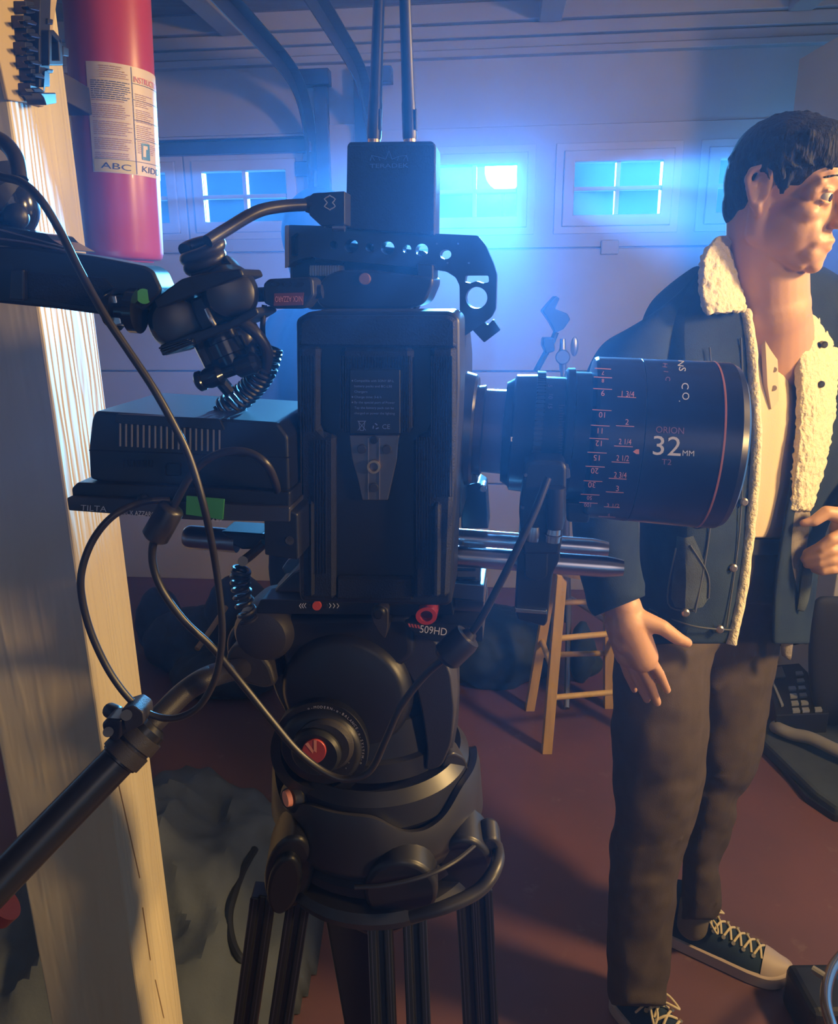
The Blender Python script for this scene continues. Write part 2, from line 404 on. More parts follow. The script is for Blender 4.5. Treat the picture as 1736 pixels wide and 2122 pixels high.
# ================================================================== post, extinguisher, left side
WOODP = mat('yellow_pine', (.58, .50, .34), .62, noise_s=2.2, col2=(.52, .43, .28), stretch=(6, 6, .5))
nt = WOODP.node_tree; N = nt.nodes; L = nt.links; b = N['Principled BSDF']
tc = N.new('ShaderNodeTexCoord'); mp = N.new('ShaderNodeMapping'); mp.inputs['Scale'].default_value = (9, 9, 1.0)
wv = N.new('ShaderNodeTexWave'); wv.wave_type = 'BANDS'; wv.bands_direction = 'Y'; wv.inputs['Scale'].default_value = 3.4
wv.inputs['Distortion'].default_value = 16; wv.inputs['Detail'].default_value = 3; wv.inputs['Detail Scale'].default_value = .9
bm = N.new('ShaderNodeBump'); bm.inputs['Strength'].default_value = .5; bm.inputs['Distance'].default_value = .0012
L.new(tc.outputs['Object'], mp.inputs['Vector']); L.new(mp.outputs['Vector'], wv.inputs['Vector']); L.new(wv.outputs['Fac'], bm.inputs['Height']); L.new(bm.outputs['Normal'], b.inputs['Normal'])
e = P(184, 1350, .62); PX, PZ = e.x, e.z
post = MB().box((PX - .0475, .6725, 1.24), (.0475, .0525, 1.24)).build("trim_3", WOODP, bevel=.002)
post["kind"] = "structure"
CR_ = mat('dark_crack', (.20, .12, .06), .9)
cr = MB()
for (x0, y0, x1, y1) in ((245, 1620, 290, 1820), (296, 1880, 312, 1990), (322, 2030, 340, 2110), (215, 970, 222, 1030), (266, 1440, 272, 1500)):
    def fm(x, y):
        d = ray(x, y); return CAM + d * ((PX + .0004) / d.x)
    line(cr, fm, x0, y0, x1, y1, 1.6, 4)

o = cr.build('wood_crack', CR_); o.parent = post; 
# cardboard sleeve
TAN = mat('tan_cardboard', (.42, .32, .19), .8, noise_s=6, noise_amt=.25)
RP_ = Plane((PX, .62, 0), -90)    # right face of the post
def rpost(x, y, n=0):
    d = ray(x, y); return CAM + d * ((PX + n) / d.x)
sl = MB()
for (n0, pts) in ((.004, [(-40, -60), (128, -60), (110, 60), (96, 150), (92, 222), (70, 215), (18, 207)]),):
    f = [rpost(x, y, n0) for x, y in pts]; g = [p - V3((n0, 0, 0)) for p in f]
    m = len(pts); sl.add(f + g, [tuple(range(m)), tuple(range(2 * m - 1, m - 1, -1))] + [((i + 1) % m, i, i + m, (i + 1) % m + m) for i in range(m)])
sl = sl.build('cardboard_sleeve', TAN, bevel=.001); tag(sl, 'tan cardboard sheet covering the top of the wooden post', 'cardboard')
# black clip strip on the post
cs = thing('cable_clip_rack', rpost(80, 0, .01), 'black plastic clip strip hanging on the post left of the extinguisher', 'clip')
def pblock(pts, n0, n1, name, m=BP, bev=.0008):
    f = [rpost(x, y, n0) for x, y in pts]; g = [p - V3((n0 - n1, 0, 0)) for p in f]; k = len(pts)
    return MB().add(f + g, [tuple(range(k)), tuple(range(2 * k - 1, k - 1, -1))] + [((i + 1) % k, i, i + k, (i + 1) % k + k) for i in range(k)]).build(name, m, cs, bevel=bev)
pblock([(84, -60), (108, -60), (105, 30), (103, 130), (104, 180), (82, 180), (81, 100)], .016, .004, 'spine')
pblock([(100, 38), (111, 40), (110, 52), (100, 50)], .018, .006, 'tab')
pblock([(92, 182), (94, 150), (110, 152), (112, 144), (100, 142)], .018, .006, 'tab')
pblock([(82, 192), (116, 192), (118, 214), (96, 218), (92, 205)], .02, .006, 'foot')
for seg in ([(102, 62), (108, 64), (108, 132), (102, 130)], [(102, 62), (112, 62), (129, 82), (126, 92), (108, 72)], [(121, 80), (129, 82), (131, 132), (124, 130)], [(102, 124), (131, 124), (131, 136), (102, 136)]):
    pblock(seg, .022, .010, 'loop_bar')
pblock([(131, 95), (143, 100), (143, 118), (131, 116)], .020, .010, 'tab')
for i, (x, y, s_) in enumerate(((62, 15, 9), (56, 45, 8), (64, 72, 9), (60, 100, 8), (66, 128, 9), (72, 155, 8), (70, 185, 8))):
    pblock(rnd([(x - s_, y - 14), (x + s_, y - 11), (x + s_ + 3, y + 12), (x - s_ + 2, y + 14)], 3), .013, .004, 'clip')
    pblock([(x - 4, y - 3), (x + 12, y - 4), (x + 22, y + 3), (x + 20, y + 9), (x + 2, y + 5)], .019, .013, 'clip_arm', BG)
# fire extinguisher
A0 = P(256, 538, .86); A1 = P(222, 0, .86); ax = (A1 - A0).normalized(); ER = .0405
fe = thing('fire_extinguisher', A0, 'red fire extinguisher with an instruction label hanging beside the post', 'fire extinguisher')
HH = (A1 - A0).length
top = A0 + ax * (HH + .03)
MB().lathe(A0, top, [(0, .034), (.004, .0375), (.012, .0395), (.03, ER), (.955, ER), (.975, ER * .97), (.99, ER * .88), (1.0, ER * .75)], 64).build('cylinder', RED, fe, smooth=True)
MB().lathe(A0 - ax * .002, A0 + ax * .003, [(0, .030), (1, .034)], 48).build('base_rim', RED, fe, smooth=True)
MB().lathe(top, top + ax * .06, [(0, .028), (.3, .015), (.31, .018), (.6, .018), (1, .012)], 32).build('valve', BS, fe, smooth=True)
MB().prism(Plane(top + ax * .05, 10), [(150, -60), (300, -90), (305, -75), (155, -45)], .006, -.006).build('handle', BP, fe, bevel=.001)
bk = MB().box((A0.x - .02, .772, 1.62), (.02, .05, .012)).box((A0.x - .02, .735, 1.62), (.012, .012, .05)); bk.build('wall_bracket', BS, fe, bevel=.001)
MB().lathe(A0 + ax * .175, A0 + ax * .183, [(0, ER + .0012), (1, ER + .0012)], 48).build('strap', RED, fe, smooth=True) if False else None
vd = (CAM - A0); vd = (vd - ax * vd.dot(ax)).normalized(); vr = vd.cross(ax) * -1
if vr.dot(CR) < 0: vr = -vr
def emap(off=.0006):
    def f(px, py):
        t = (538 - py) / 538 * HH * (1 + .0 * py); cx = 256 - (538 - py) * .0635
        ph = (px - cx) / 82.0
        return A0 + ax * t + (vd * cos(ph) + vr * sin(ph)) * (ER + off)
    return f
LAB = mat('label_paper', (.50, .42, .36), .5)
def patch(fm, x0, y0, x1, y1, nx=10, ny=6, skew=.0635):
    mb = MB(); vs = []
    for j in range(ny + 1):
        for i in range(nx + 1):
            y = y0 + (y1 - y0) * j / ny; vs.append(fm(x0 + (x1 - x0) * i / nx + skew * (y - 140), y))
    mb.add(vs, [(j * (nx + 1) + i, j * (nx + 1) + i + 1, (j + 1) * (nx + 1) + i + 1, (j + 1) * (nx + 1) + i) for j in range(ny) for i in range(nx)]); return mb
lab = patch(emap(.0005), 183, 141, 356, 358, 20).build('label', LAB, fe, smooth=True)
patch(emap(.0008), 186, 330, 264, 356, 8, 2).build('label_panel', mat('label_yellow', (.50, .42, .18), .5), lab, smooth=True)
pr = MB(); pd = MB(); E8 = emap(.0010)
random.seed(3)
def SK(y): return .0635 * (y - 140)
for k in range(44):
    y = 148 + k * 4.15
    if k in (6, 17, 25, 33, 40): continue
    m_ = pd if 7 <= k < 16 else pr
    x = 190 + (18 if k < 7 else 0); x1 = random.uniform(246, 263)
    while x < x1:
        w = random.uniform(4, 13); w = min(w, x1 - x)
        line(m_, E8, x + SK(y), y, x + w + SK(y), y, 1.5); x += w + 1.6
for k in range(32):
    y = 190 + k * 3.9
    if k % 8 in (0,): continue
    x = 272; x1 = random.uniform(296, 322)
    while x < x1:
        w = random.uniform(4, 10); line(pr, E8, x + SK(y), y, min(x + w, x1) + SK(y), y, 1.4); x += w + 1.5
for y in (174, 206, 246, 284, 330): line(pd, E8, 267 + SK(y), y, 354 + SK(y), y, 1, 8)
line(pd, E8, 267 + SK(143), 143, 267 + SK(356), 356, 1.2, 12); line(pd, E8, 188 + SK(330), 330, 266 + SK(330), 330, 1, 8)
PT = MB(); put_text(PT, 'INSTRUCTIONS', E8, 311 + SK(163), 165, 12, 0, 80); PT.build('label_heading', REDP, lab)
pr.build('label_print', mat('rose_print', (.30, .17, .15), .6), lab); 
put_text(pd, 'ABC', E8, 228 + SK(343), 344, 13, 2, 56); put_text(pd, 'KIDDE', E8, 312 + SK(343), 344, 13, 2, 66)
pd.build('label_lettering', mat('label_ink', (.04, .045, .09), .6), lab)
patch(E8, 280, 290, 300, 324, 6, 3).build('label_pictogram', mat('label_blue', (.03, .16, .28), .5), lab)
pk = MB(); E9 = emap(.0013); quad(pk, E9, [(293, 295), (304, 295), (304, 302), (300, 302), (300, 318), (293, 318)]); pk.build('pictogram_shape', LAB, lab)
# ------------------------------------------------------------------ monitor arm bar on the left
MBp = Plane(P(160, 570, .47), 6, -2)
mon = thing('monitor', MBp.p(150, 620), 'black flat monitor seen edge on, at the left with a green dot sticker', 'monitor')
MB().prism(MBp, rnd([(-60, 508), (60, 512), (190, 530), (300, 551), (318, 562), (334, 598), (330, 612), (300, 640), (240, 656), (120, 640), (-60, 622)], 8), .012, -.010).build('housing', BP, mon, bevel=.002, smooth=True)
MB().prism(MBp, rnd([(-60, 455), (40, 476), (96, 484), (108, 497), (150, 520), (40, 512), (-60, 505)], 5), .008, -.02).build('upper_shell', BG, mon, bevel=.002)
sv = MB().tube([MBp.p(-40, 490, .013), MBp.p(60, 503, .013), MBp.p(146, 522, .013)], .0007).tube([MBp.p(-40, 466, .011), MBp.p(30, 484, .011), MBp.p(130, 512, .011)], .0006); sv.build('trim_line', STEEL, mon)
MB().prism(MBp, rnd([(22, 557), (49, 557), (49, 624), (18, 622)], 6), .016, .01).build('hinge_post', BS, mon, bevel=.002)
MB().cone(MBp.p(298, 614, .013), MBp.p(298, 614, .0118), .0042).build('sticker', GRN, mon, label='green dot sticker')
MB().prism(MBp, [(55, 562), (215, 575), (240, 600), (235, 640), (150, 632), (60, 618)], .0125, .011).build('screen_back', BM, mon, bevel=.0005)
# knob bolt joining monitor and clamp
kn = MB().lathe(MBp.p(225, 640, .012), MBp.p(290, 645, .012), [(0, .010), (.25, .012), (.3, .012), (.32, .009), (.7, .009), (.72, .0125), (1, .0125)], 24); kn.build('clamp_bolt', BG, mon, smooth=True)
MB().prism(MBp, rnd([(225, 612), (240, 612), (252, 672), (240, 676), (225, 660)], 3), .02, .008).build('bolt_collar', STEEL, mon, bevel=.001)
# camera arm cup left edge
cup = thing('ball_mount', P(10, 440, .5), 'black glossy ball mount at the left frame edge above the monitor', 'mount')
MB().ell(P(18, 425, .5), (.018, .014, .02)).build('ball', BG, cup, smooth=True)
MB().lathe(P(-25, 380, .5), P(38, 452, .5), [(0, .02), (.5, .021), (.8, .014), (1, .01)], 28).build('socket', BS, cup, smooth=True)
MB().ell(P(34, 448, .49), (.0075, .006, .0075)).build('knob', BP, cup, smooth=True)
# ------------------------------------------------------------------ V mount battery on the left, on its plate
LB = Plane(P(380, 950, .47), 8, 3.2)
vb = thing('battery', LB.p(380, 1000, .02), 'wide black battery with vent slots lying on the plate left of the camera', 'battery')
MB().prism(LB, rnd([(190, 868), (197, 852), (575, 876), (596, 905), (600, 1020), (220, 1002), (186, 992), (183, 930)], 7), .022, -.06).build('body', BP, vb, bevel=.005, seg=3, smooth=True)
MB().prism(LB, rnd([(240, 858), (455, 868), (466, 892), (250, 878), (236, 874)], 5), .0235, .01).build('top_ridge', BP, vb, bevel=.001)
MB().prism(LB, rnd([(184, 932), (600, 948), (600, 950), (184, 934)], 1), .0225, .02).build('seam', BM, vb)
vs = MB()
for i in range(18):
    x = 247 + i * 12.1; y = 877 + (x - 247) * .055
    vs.prism(LB, rect(x, y, x + 2.6, y + 48), .0228, .02)
vs.build('vent_slot', mat('vent_edge', (.20, .20, .24), .5), vb, kind='stuff')
MB().prism(LB, [rnd(rect(341, 960, 374, 987), 5), rnd(rect(343, 962, 372, 985), 4)[::-1]], .0230, .02).build('button', BM, vb)
for i in range(5): MB().prism(LB, [rect(255 + i * 13, 953, 264 + i * 13, 968), rect(256.5 + i * 13, 955, 262.5 + i * 13, 966)[::-1]], .0226, .02).build('charge_light', BM, vb)
# small lids on its right shoulder, lamplight painted in as paler plastic
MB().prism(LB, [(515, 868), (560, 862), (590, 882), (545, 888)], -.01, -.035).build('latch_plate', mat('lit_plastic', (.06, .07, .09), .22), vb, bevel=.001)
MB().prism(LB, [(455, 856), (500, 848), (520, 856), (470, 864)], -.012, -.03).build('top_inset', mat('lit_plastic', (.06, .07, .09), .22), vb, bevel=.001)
pl = thing('battery_plate', LB.p(350, 1060, .02), 'black battery mounting plate with pale lettering and green tape below the wide battery', 'plate')
MB().prism(LB, rnd([(148, 1012), (160, 1000), (330, 1006), (600, 1020), (600, 1062), (150, 1034)], 4), .028, -.05).build('upper_deck', BP, pl, bevel=.0015)
MB().prism(LB, rnd([(138, 1032), (150, 1028), (600, 1052), (600, 1082), (400, 1078), (142, 1058)], 3), .032, -.05).build('deck', DGREY, pl, bevel=.0015)
MB().prism(LB, [(386, 1028), (464, 1035), (461, 1077), (385, 1066)], .0335, .0322).build('tape', GRN, pl, label='torn green tape')
Lf = lambda n: (lambda x, y: LB.p(x, y, n))
tm = MB(); put_text(tm, 'TILTA', Lf(.0325), 194, 1053, 12, 3.5, 54); put_text(tm, 'NICK AZZARO (IR)', Lf(.0325), 296, 1064, 10, 3.5, 88); put_text(tm, '14.8V', Lf(.0325), 448, 1077, 8, 3.5, 26); tm.build('lettering', mat('plate_print', (.62, .62, .66), .6), pl)
MB().ell(LB.p(186, 1031, .029), (.0012, .0006, .0012)).build('indicator_light', mat('blue_led', (.05, .05, .5), .4, emit=(.08, .05, 1), estr=1.2), pl)
MB().ell(LB.p(296, 1036, .03), (.0035, .003, .0035)).build('knob', BS, pl, smooth=True)
# connector stack between the plate and the camera
cn = thing('rod_clamp', LB.p(560, 1100, 0), 'black clamp block with cable plug beside the left edge of the upright battery', 'clamp')
MB().prism(LB, rnd([(546, 1056), (600, 1058), (616, 1066), (618, 1160), (592, 1158), (548, 1150)], 4), .03, -.02).build('block', BP, cn, bevel=.0015)
MB().lathe(LB.p(600, 1120, .031), LB.p(600, 1120, .0295), [(0, .0025), (1, .003)], 20).build('screw', BM, cn, smooth=True)
MB().lathe(LB.p(572, 1058, .01), LB.p(568, 1022, .01), [(0, .0045), (.9, .0045), (.92, .0052), (1, .0052)], 20).build('plug', RUB, cn, smooth=True)
gm = mat('dark_bracket', (.03, .035, .045), .25)
MB().prism(LB, [(545, 935), (588, 920), (592, 938), (560, 950), (548, 965)], .012, -.02).prism(LB, [(556, 985), (590, 965), (594, 975), (570, 1000)], .012, -.01).prism(LB, [(585, 1000), (603, 990), (606, 1030), (588, 1040)], .012, -.02).build('bracket', gm, cn, bevel=.0015)
MB().prism(LB, [(455, 1102), (548, 1108), (548, 1140), (500, 1140), (480, 1130)], -.005, -.03).build('arm', BP, cn, bevel=.002)
MB().tube([LB.p(500, 1165, .0), LB.p(520, 1150, .0), LB.p(548, 1125, .0)], .003).build('lever', BS, cn, smooth=True)
MB().lathe(LB.p(503, 1163, .008), LB.p(503, 1163, -.004), [(0, .0032), (1, .0032)], 16).build('lever_pivot', BS, cn, smooth=True)
rl = MB().lathe(LB.p(384, 1112, -.012), LB.p(492, 1121, -.012), [(0, .0062), (.05, .0075), (.14, .0078), (1, .0078)], 28); rl = rl.build('support_rod', mat('dull_steel', (.30, .28, .30), .3, 1.0), smooth=True)
tag(rl, 'short dull steel rod end poking out under the battery plate', 'rod')
# ------------------------------------------------------------------ articulated clamp
CP = Plane(P(430, 640, .47), 6, 0)
ac = thing('articulating_arm', CP.p(430, 640), 'chunky black articulating clamp joining the monitor to the camera handle', 'clamp')
def disc(px, py, r, n0, n1, tx, ty, name, prof=None, m=BP, seg=40):
    a = CP.p(px, py, n0); b = CP.p(px + tx, py + ty, n1)
    return MB().lathe(a, b, prof or [(0, r * .55), (.04, r * .8), (.15, r * .95), (.3, r), (.8, r), (.9, r * .96), (1, r * .85)], seg).build(name, m, ac, smooth=True)
disc(478, 608, .0165, .016, -.02, -6, 0, 'ball_joint', m=BS)
disc(366, 668, .0165, .018, -.02, 6, 0, 'ball_joint', m=BS)
MB().prism(CP, rnd([(318, 622), (345, 600), (375, 578), (412, 568), (498, 556), (505, 572), (430, 600), (352, 632), (325, 642)], 6), .02, -.018).build('upper_jaw', BP, ac, bevel=.002, seg=3, smooth=True)
MB().prism(CP, rnd([(330, 716), (400, 690), (470, 668), (530, 636), (536, 650), (500, 672), (420, 704), (340, 738), (332, 730)], 5), .02, -.018).build('lower_jaw', BP, ac, bevel=.002, seg=3, smooth=True)
MB().prism(CP, [(330, 722), (400, 700), (402, 712), (336, 738)], .022, .018).build('jaw_teeth', BG, ac, bevel=.0008)
for dx in (0, 5, 10): MB().prism(CP, [(328 + dx * .6, 720 + dx), (388 + dx, 702 + dx * .4), (389 + dx, 705 + dx * .4), (329 + dx * .6, 724 + dx)], .024, .02).build('jaw_tooth', BS, ac, bevel=.0003)
MB().prism(CP, rnd([(392, 622), (450, 596), (478, 660), (420, 690), (402, 660)], 8), .014, -.016).build('centre_block', BP, ac, bevel=.003, smooth=True)
MB().tube([CP.p(428, 640, .017), CP.p(438, 662, .018), CP.p(446, 676, .017)], .0016).build('clip', STEEL, ac)
MB().lathe(CP.p(468, 566, 0), CP.p(488, 545, 0), [(0, .006), (.2, .0065), (.9, .0065), (1, .005)], 20).build('thumb_screw', BS, ac, smooth=True)
MB().lathe(CP.p(452, 680, 0), CP.p(492, 770, 0), [(0, .010), (.3, .0105), (.32, .012), (.6, .012), (.62, .010), (1, .010)], 28).build('lower_tube', BG, ac, smooth=True)
MB().tube([CP.p(408, 700, .004), CP.p(428, 740, .006), CP.p(446, 775, .004), CP.p(476, 812, .0)], .004).build('side_strut', BG, ac, smooth=True)
MB().lathe(CP.p(408, 792, .012), CP.p(535, 748, .012), [(0, .0045), (.03, .006), (.1, .006), (.12, .0052), (.2, .0062), (.38, .0062), (.45, .0035), (.62, .0035), (.68, .006), (.93, .0065), (1, .0045)], 24).build('tee_handle', BG, ac, smooth=True)
MB().ell(CP.p(500, 700, -.01), (.012, .012, .014)).ell(CP.p(525, 728, -.01), (.009, .01, .012)).build('ball_head', BS, ac, smooth=True)
# thin rod and label block towards the camera
st = thing('monitor_cable_block', CP.p(600, 640, 0), 'small black connector block with an upside-down red label left of the handle', 'connector')
MB().prism(CP, rnd([(545, 588), (556, 578), (640, 574), (648, 580), (650, 612), (630, 640), (570, 640), (546, 628)], 5), .002, -.02).build('block', BP, st, bevel=.0015)
for i in range(3): MB().prism(CP, circ(570 + i * 25, 589, 9, 16, 5), .0028, .0).build('dimple', BG, st)
MB().prism(CP, [(568, 608), (629, 606), (627, 632), (567, 634)], .003, .001).build('label', mat('label_rust', (.16, .045, .04), .5), st)
tm = MB(); put_text(tm, 'NICK AZZARO', lambda x, y: CP.p(x, y, .0034), 598, 620, 12, 179, 56); tm.build('lettering', ORG, st)
MB().cone(CP.p(508, 612, -.008), CP.p(548, 610, -.008), .0042).build('rod', BS, st, smooth=True)
MB().cone(CP.p(644, 606, -.01), CP.p(668, 604, -.01), .004).build('rod', BS, st, smooth=True)
# ------------------------------------------------------------------ cables
def cable(name, pts, r, lab, extra=None, m=RUB):
    d3 = [P(x, y, Y) for x, y, Y in pts]
    o = MB().tube(d3, r, 12, 8).build(name, m, smooth=True); tag(o, lab, 'cable'); return o
cable('power_cable', [(-60, 340, .42), (0, 365, .42), (45, 378, .415), (85, 415, .41), (125, 480, .41), (165, 560, .405), (215, 650, .40), (265, 725, .40), (315, 800, .40), (360, 880, .40), (395, 955, .40), (425, 1060, .40), (448, 1180, .41), (460, 1290, .41), (456, 1360, .41), (440, 1420, .41), (405, 1470, .41), (350, 1489, .41), (290, 1468, .41), (235, 1405, .41), (192, 1320, .41), (170, 1240, .41), (170, 1180, .41), (195, 1115, .415), (240, 1065, .42), (300, 1040, .43), (352, 1036, .435)], .0021, 'long dark cable swooping from the upper left into a loop in front of the post')
fer = thing('ferrite_cable', P(340, 1080, .42), 'dark cable with a fat ferrite bead arching over the green tape', 'cable')
c2 = [(574, 1030, .44), (572, 1005, .43), (552, 962, .42), (515, 938, .42), (470, 936, .42), (425, 955, .42), (392, 990, .42), (362, 1045, .42), (340, 1085, .42), (318, 1125, .42), (318, 1175, .42), (340, 1230, .42), (385, 1290, .42), (440, 1342, .425), (500, 1415, .43), (560, 1490, .43), (620, 1560, .43), (680, 1604, .43), (725, 1614, .43), (768, 1595, .43), (800, 1530, .43), (830, 1465, .43), (880, 1400, .43), (935, 1352, .425), (985, 1300, .42), (1030, 1220, .42), (1075, 1130, .42), (1110, 1055, .425), (1135, 990, .43)]
MB().tube([P(*q) for q in c2], .0023, 12, 8).build('cord', RUB, fer, smooth=True)
MB().lathe(P(358, 1048, .42), P(318, 1118, .42), [(0, .0045), (.05, .0068), (.1, .0076), (.9, .0078), (.96, .0065), (1, .0045)], 28).build('ferrite_bead', RUB, fer, smooth=True)
MB().lathe(P(978, 1310, .42), P(918, 1368, .42), [(0, .0035), (.12, .005), (.14, .0085), (.3, .0095), (.85, .0095), (.95, .0075), (1, .005)], 28).build('ferrite_bead', RUB, fer, smooth=True)
vc = thing('video_cable', P(640, 430, .5), 'thick black video cable plugged into the left side of the transmitter', 'cable')
MB().tube([P(430, 500, .46), P(470, 475, .47), (P(530, 440, .48)), P(580, 428, .49), P(640, 424, .5)], .0036, 14, 8).build('cord', RUB, vc, smooth=True)
MB().lathe(P(632, 425, .5), P(650, 424, .5), [(0, .004), (.5, .005), (1, .005)], 20).build('strain_relief', RUB, vc, smooth=True)
TP0 = Plane(P(680, 430, .5), 7, 2)
MB().prism(TP0, rnd([(640, 408), (648, 400), (714, 396), (714, 466), (665, 468), (640, 445)], 3), .006, -.012).build('plug', BP, vc, bevel=.001)
MB().tube([TP0.p(683 + 13 * cos(k / 12 * 2 * pi) * (1 if k % 2 else .4), 420 + 15 * sin(k / 12 * 2 * pi), .0064) for k in range(13)], .0004, 5, 2).build('emblem', DIMW, vc)
MB().cone(TP0.p(690, 470, .0), TP0.p(714, 470, .0), .003).build('ring', STEEL, vc, smooth=True)
loops = []
for k, (x, y, w, t) in enumerate(((418, 507, 36, -18), (420, 528, 34, -16), (428, 550, 32, -14))):
    for j in range(8):
        a = 2 * pi * j / 8 + pi; loops.append(CP.p(x + w * cos(a), y + w * cos(a) * tan(radians(t)) + 7 * sin(a) + j * 2.2, .006 * sin(a)))
o = MB().tube(loops, .0040, 12, 5).build('cable_coil', RUB, smooth=True); tag(o, 'small stack of coiled black cable loops above the clamp', 'cable')
o = MB().helix([P(560, 720, .47), P(545, 770, .47), P(512, 812, .475), (P(462, 850, .48))], .0068, .0013, 17).build('coiled_cable', RUB, smooth=True); tag(o, 'black spring-coiled cable slanting down behind the tee handle', 'cable')
o = MB().helix([P(500, 1180, .52), P(497, 1200, .52), P(504, 1240, .52), P(515, 1285, .52)], .0060, .0016, 8).build('coiled_cable', RUB, smooth=True); tag(o, 'short black coiled cord hanging beside the lever, left of the camera base', 'cable')
cable('thin_cable', [(548, 632, .47), (544, 680, .47), (548, 720, .475), (552, 752, .48)], .0016, 'thin black cable dropping from the red-labelled connector block')
cable('looped_cable', [(500, 668, .455), (530, 690, .455), (552, 725, .46), (552, 760, .465), (540, 790, .47)], .0034, 'short thick black cable looping out from under the clamp')
cable('mount_cable', [(-60, 270, .46), (0, 290, .46), (32, 325, .455), (42, 372, .45)], .0042, 'thick black cable at the left edge above the ball mount')
# ================================================================== camera rig
RC = at(780, 950, .57)
RP = Plane(RC, 8, 3)
BPn = Plane(RC, 7, .6)
def Rf(n): return lambda x, y: RP.p(x, y, n)
def Bf(n): return lambda x, y: BPn.p(x, y, n)
cb = thing('cinema_camera', RP.p(780, 1150, 0), 'black cinema camera body hidden behind the upright battery', 'camera')
MB().prism(RP, rnd([(640, 655), (945, 655), (955, 760), (955, 1075), (640, 1075)], 6), .045, -.06).build('body', BP, cb, bevel=.003)
MB().prism(RP, rnd([(598, 900), (645, 890), (645, 1070), (600, 1060)], 5), .03, -.05).build('rear_module', BP, cb, bevel=.003)
# ---- upright battery
bt = thing('upright_battery', BPn.p(780, 1250, .09), 'large ribbed black battery standing upright at the centre of the rig', 'battery')
MB().prism(BPn, rnd([(612, 662), (640, 645), (935, 645), (952, 660), (953, 800), (936, 1250), (925, 1257), (625, 1248), (619, 1235)], 10), .100, .05).build('case', BP, bt, bevel=.003, seg=3, smooth=True)
def slab(pts, n0, n1, name, bev, m=BM, seg=1):
    return MB().prism(BPn, pts, n0, n1).build(name, m, bt, bevel=bev, seg=seg)
slab(rnd([(622, 664), (645, 655), (930, 655), (944, 664), (944, 722), (618, 718)], 8), .106, .098, 'top_band', .003)
slab([(618, 715), (662, 715), (662, 888), (674, 900), (694, 900), (694, 1190), (694, 1243), (630, 1242), (622, 1240)], .106, .098, 'side_block', .0035)
slab([(702, 715), (856, 715), (856, 900), (702, 898)], .106, .098, 'centre_block', .0035)
slab([(890, 715), (944, 715), (944, 900), (930, 1240), (856, 1243), (856, 905), (876, 903), (890, 890)], .106, .098, 'side_block', .0035)
slab([(694, 1195), (858, 1195), (858, 1246), (694, 1245)], .103, .098, 'foot_block', .002)
slab([(895, 1045), (914, 1040), (912, 1240), (893, 1240)], .1085, .104, 'side_strip', .002)
slab([(638, 1040), (650, 1040), (650, 1238), (640, 1238)], .1085, .104, 'side_strip', .002)
ribs = MB()
def rib(x, y0, y1, n=.1072): ribs.prism(BPn, rect(x, y0, x + 2.0, y1), n, .1055)
for i in range(6): rib(622 + i * 5.5, 738, 895 if i > 0 else 1030)
for i in range(5): rib(650 + i * 6, 912, 1190)
for i in range(5): rib(704 + i * 5.5, 738, 895)
for i in range(4): rib(832 + i * 5.5, 738, 895)
for i in range(17): rib(727 + i * 6.2, 740, 762)
for i in range(9): rib(893 + i * 5.2, 738, 1030)
for i in range(6): rib(862 + i * 5.6, 906, 1180)
ribs.build('grip_rib', BM, bt, kind='stuff')
slab(rnd(rect(724, 766, 829, 899), 2), .1075, .106, 'label_plate', .0004, BP)
tm = MB(); F_ = Bf(.1079)
for i, (s, dx, b_) in enumerate((('Compatible with SONY BP-L', 0, 1), ('battery packs and BC-L50', 0, 0), ('Chargers', 0, 0), ('Charge time: 3-6 h', 0, 1), ('By the special port of Power', 0, 1), ('Tap the battery pack can be', 0, 0), ('charged or power the lighting', 0, 0))):
    w = {0: 82, 1: 78, 2: 27, 3: 56, 4: 84, 5: 82, 6: 84}[i]; y = 789 + i * 11.2; put_text(tm, s, F_, 734 + w / 2, y, 4.8, .6, w)
    if b_: tm.add([F_(x, y_) for x, y_ in circ(730, y, 1.7, 8)], [tuple(range(8))])
put_text(tm, 'CE', F_, 800, 884, 10, 0, 16)
line(tm, F_, 741, 872, 758, 892, 1.1); line(tm, F_, 758, 872, 741, 892, 1.1); line(tm, F_, 743, 873, 746, 892, 1.2); line(tm, F_, 756, 873, 753, 892, 1.2); line(tm, F_, 742, 873, 757, 873, 1.6); line(tm, F_, 746, 892, 753, 892, 1.2)
for k in range(3):
    a = k * 2 * pi / 3 - pi / 2; x, y = 778 + 4 * cos(a), 884 + 4 * sin(a)
    line(tm, F_, x + 4 * cos(a + 1.9), y + 4 * sin(a + 1.9), x + 3 * cos(a - .4), y + 3 * sin(a - .4), 2.2)
tm.build('lettering', mat('grey_blue_print', (.20, .22, .30), .6), bt)
wp = slab([(723, 902), (827, 902), (822, 955), (803, 1037), (750, 1037), (740, 992), (728, 950)], .1035, .098, 'wedge_plate', .0006, GREY, 2)
for x in (763, 786):
    MB().prism(BPn, rect(x - .9, 908, x + .9, 1035), .1041, .103).build('ridge', mat('worn_edge', (.4, .33, .30), .35, .8), wp)
def screw(x, y, r, n, m=DGREY):
    o = MB().prism(BPn, circ(x, y, r), n, n - .002).build('screw', m, wp, bevel=.0004)
    MB()
for x, y in ((749, 931), (801, 932), (774, 1011)): screw(x, y, 9.5, .1048)
MB().prism(BPn, [circ(774, 968, 14), circ(774, 968, 9)[::-1]], .106, .103).build('threaded_ring', BRASS, wp, bevel=.0004, label='brass ring')
MB().prism(BPn, circ(774, 912, 8.5), .1045, .103).build('hole_cap', BP, wp, bevel=.0004)
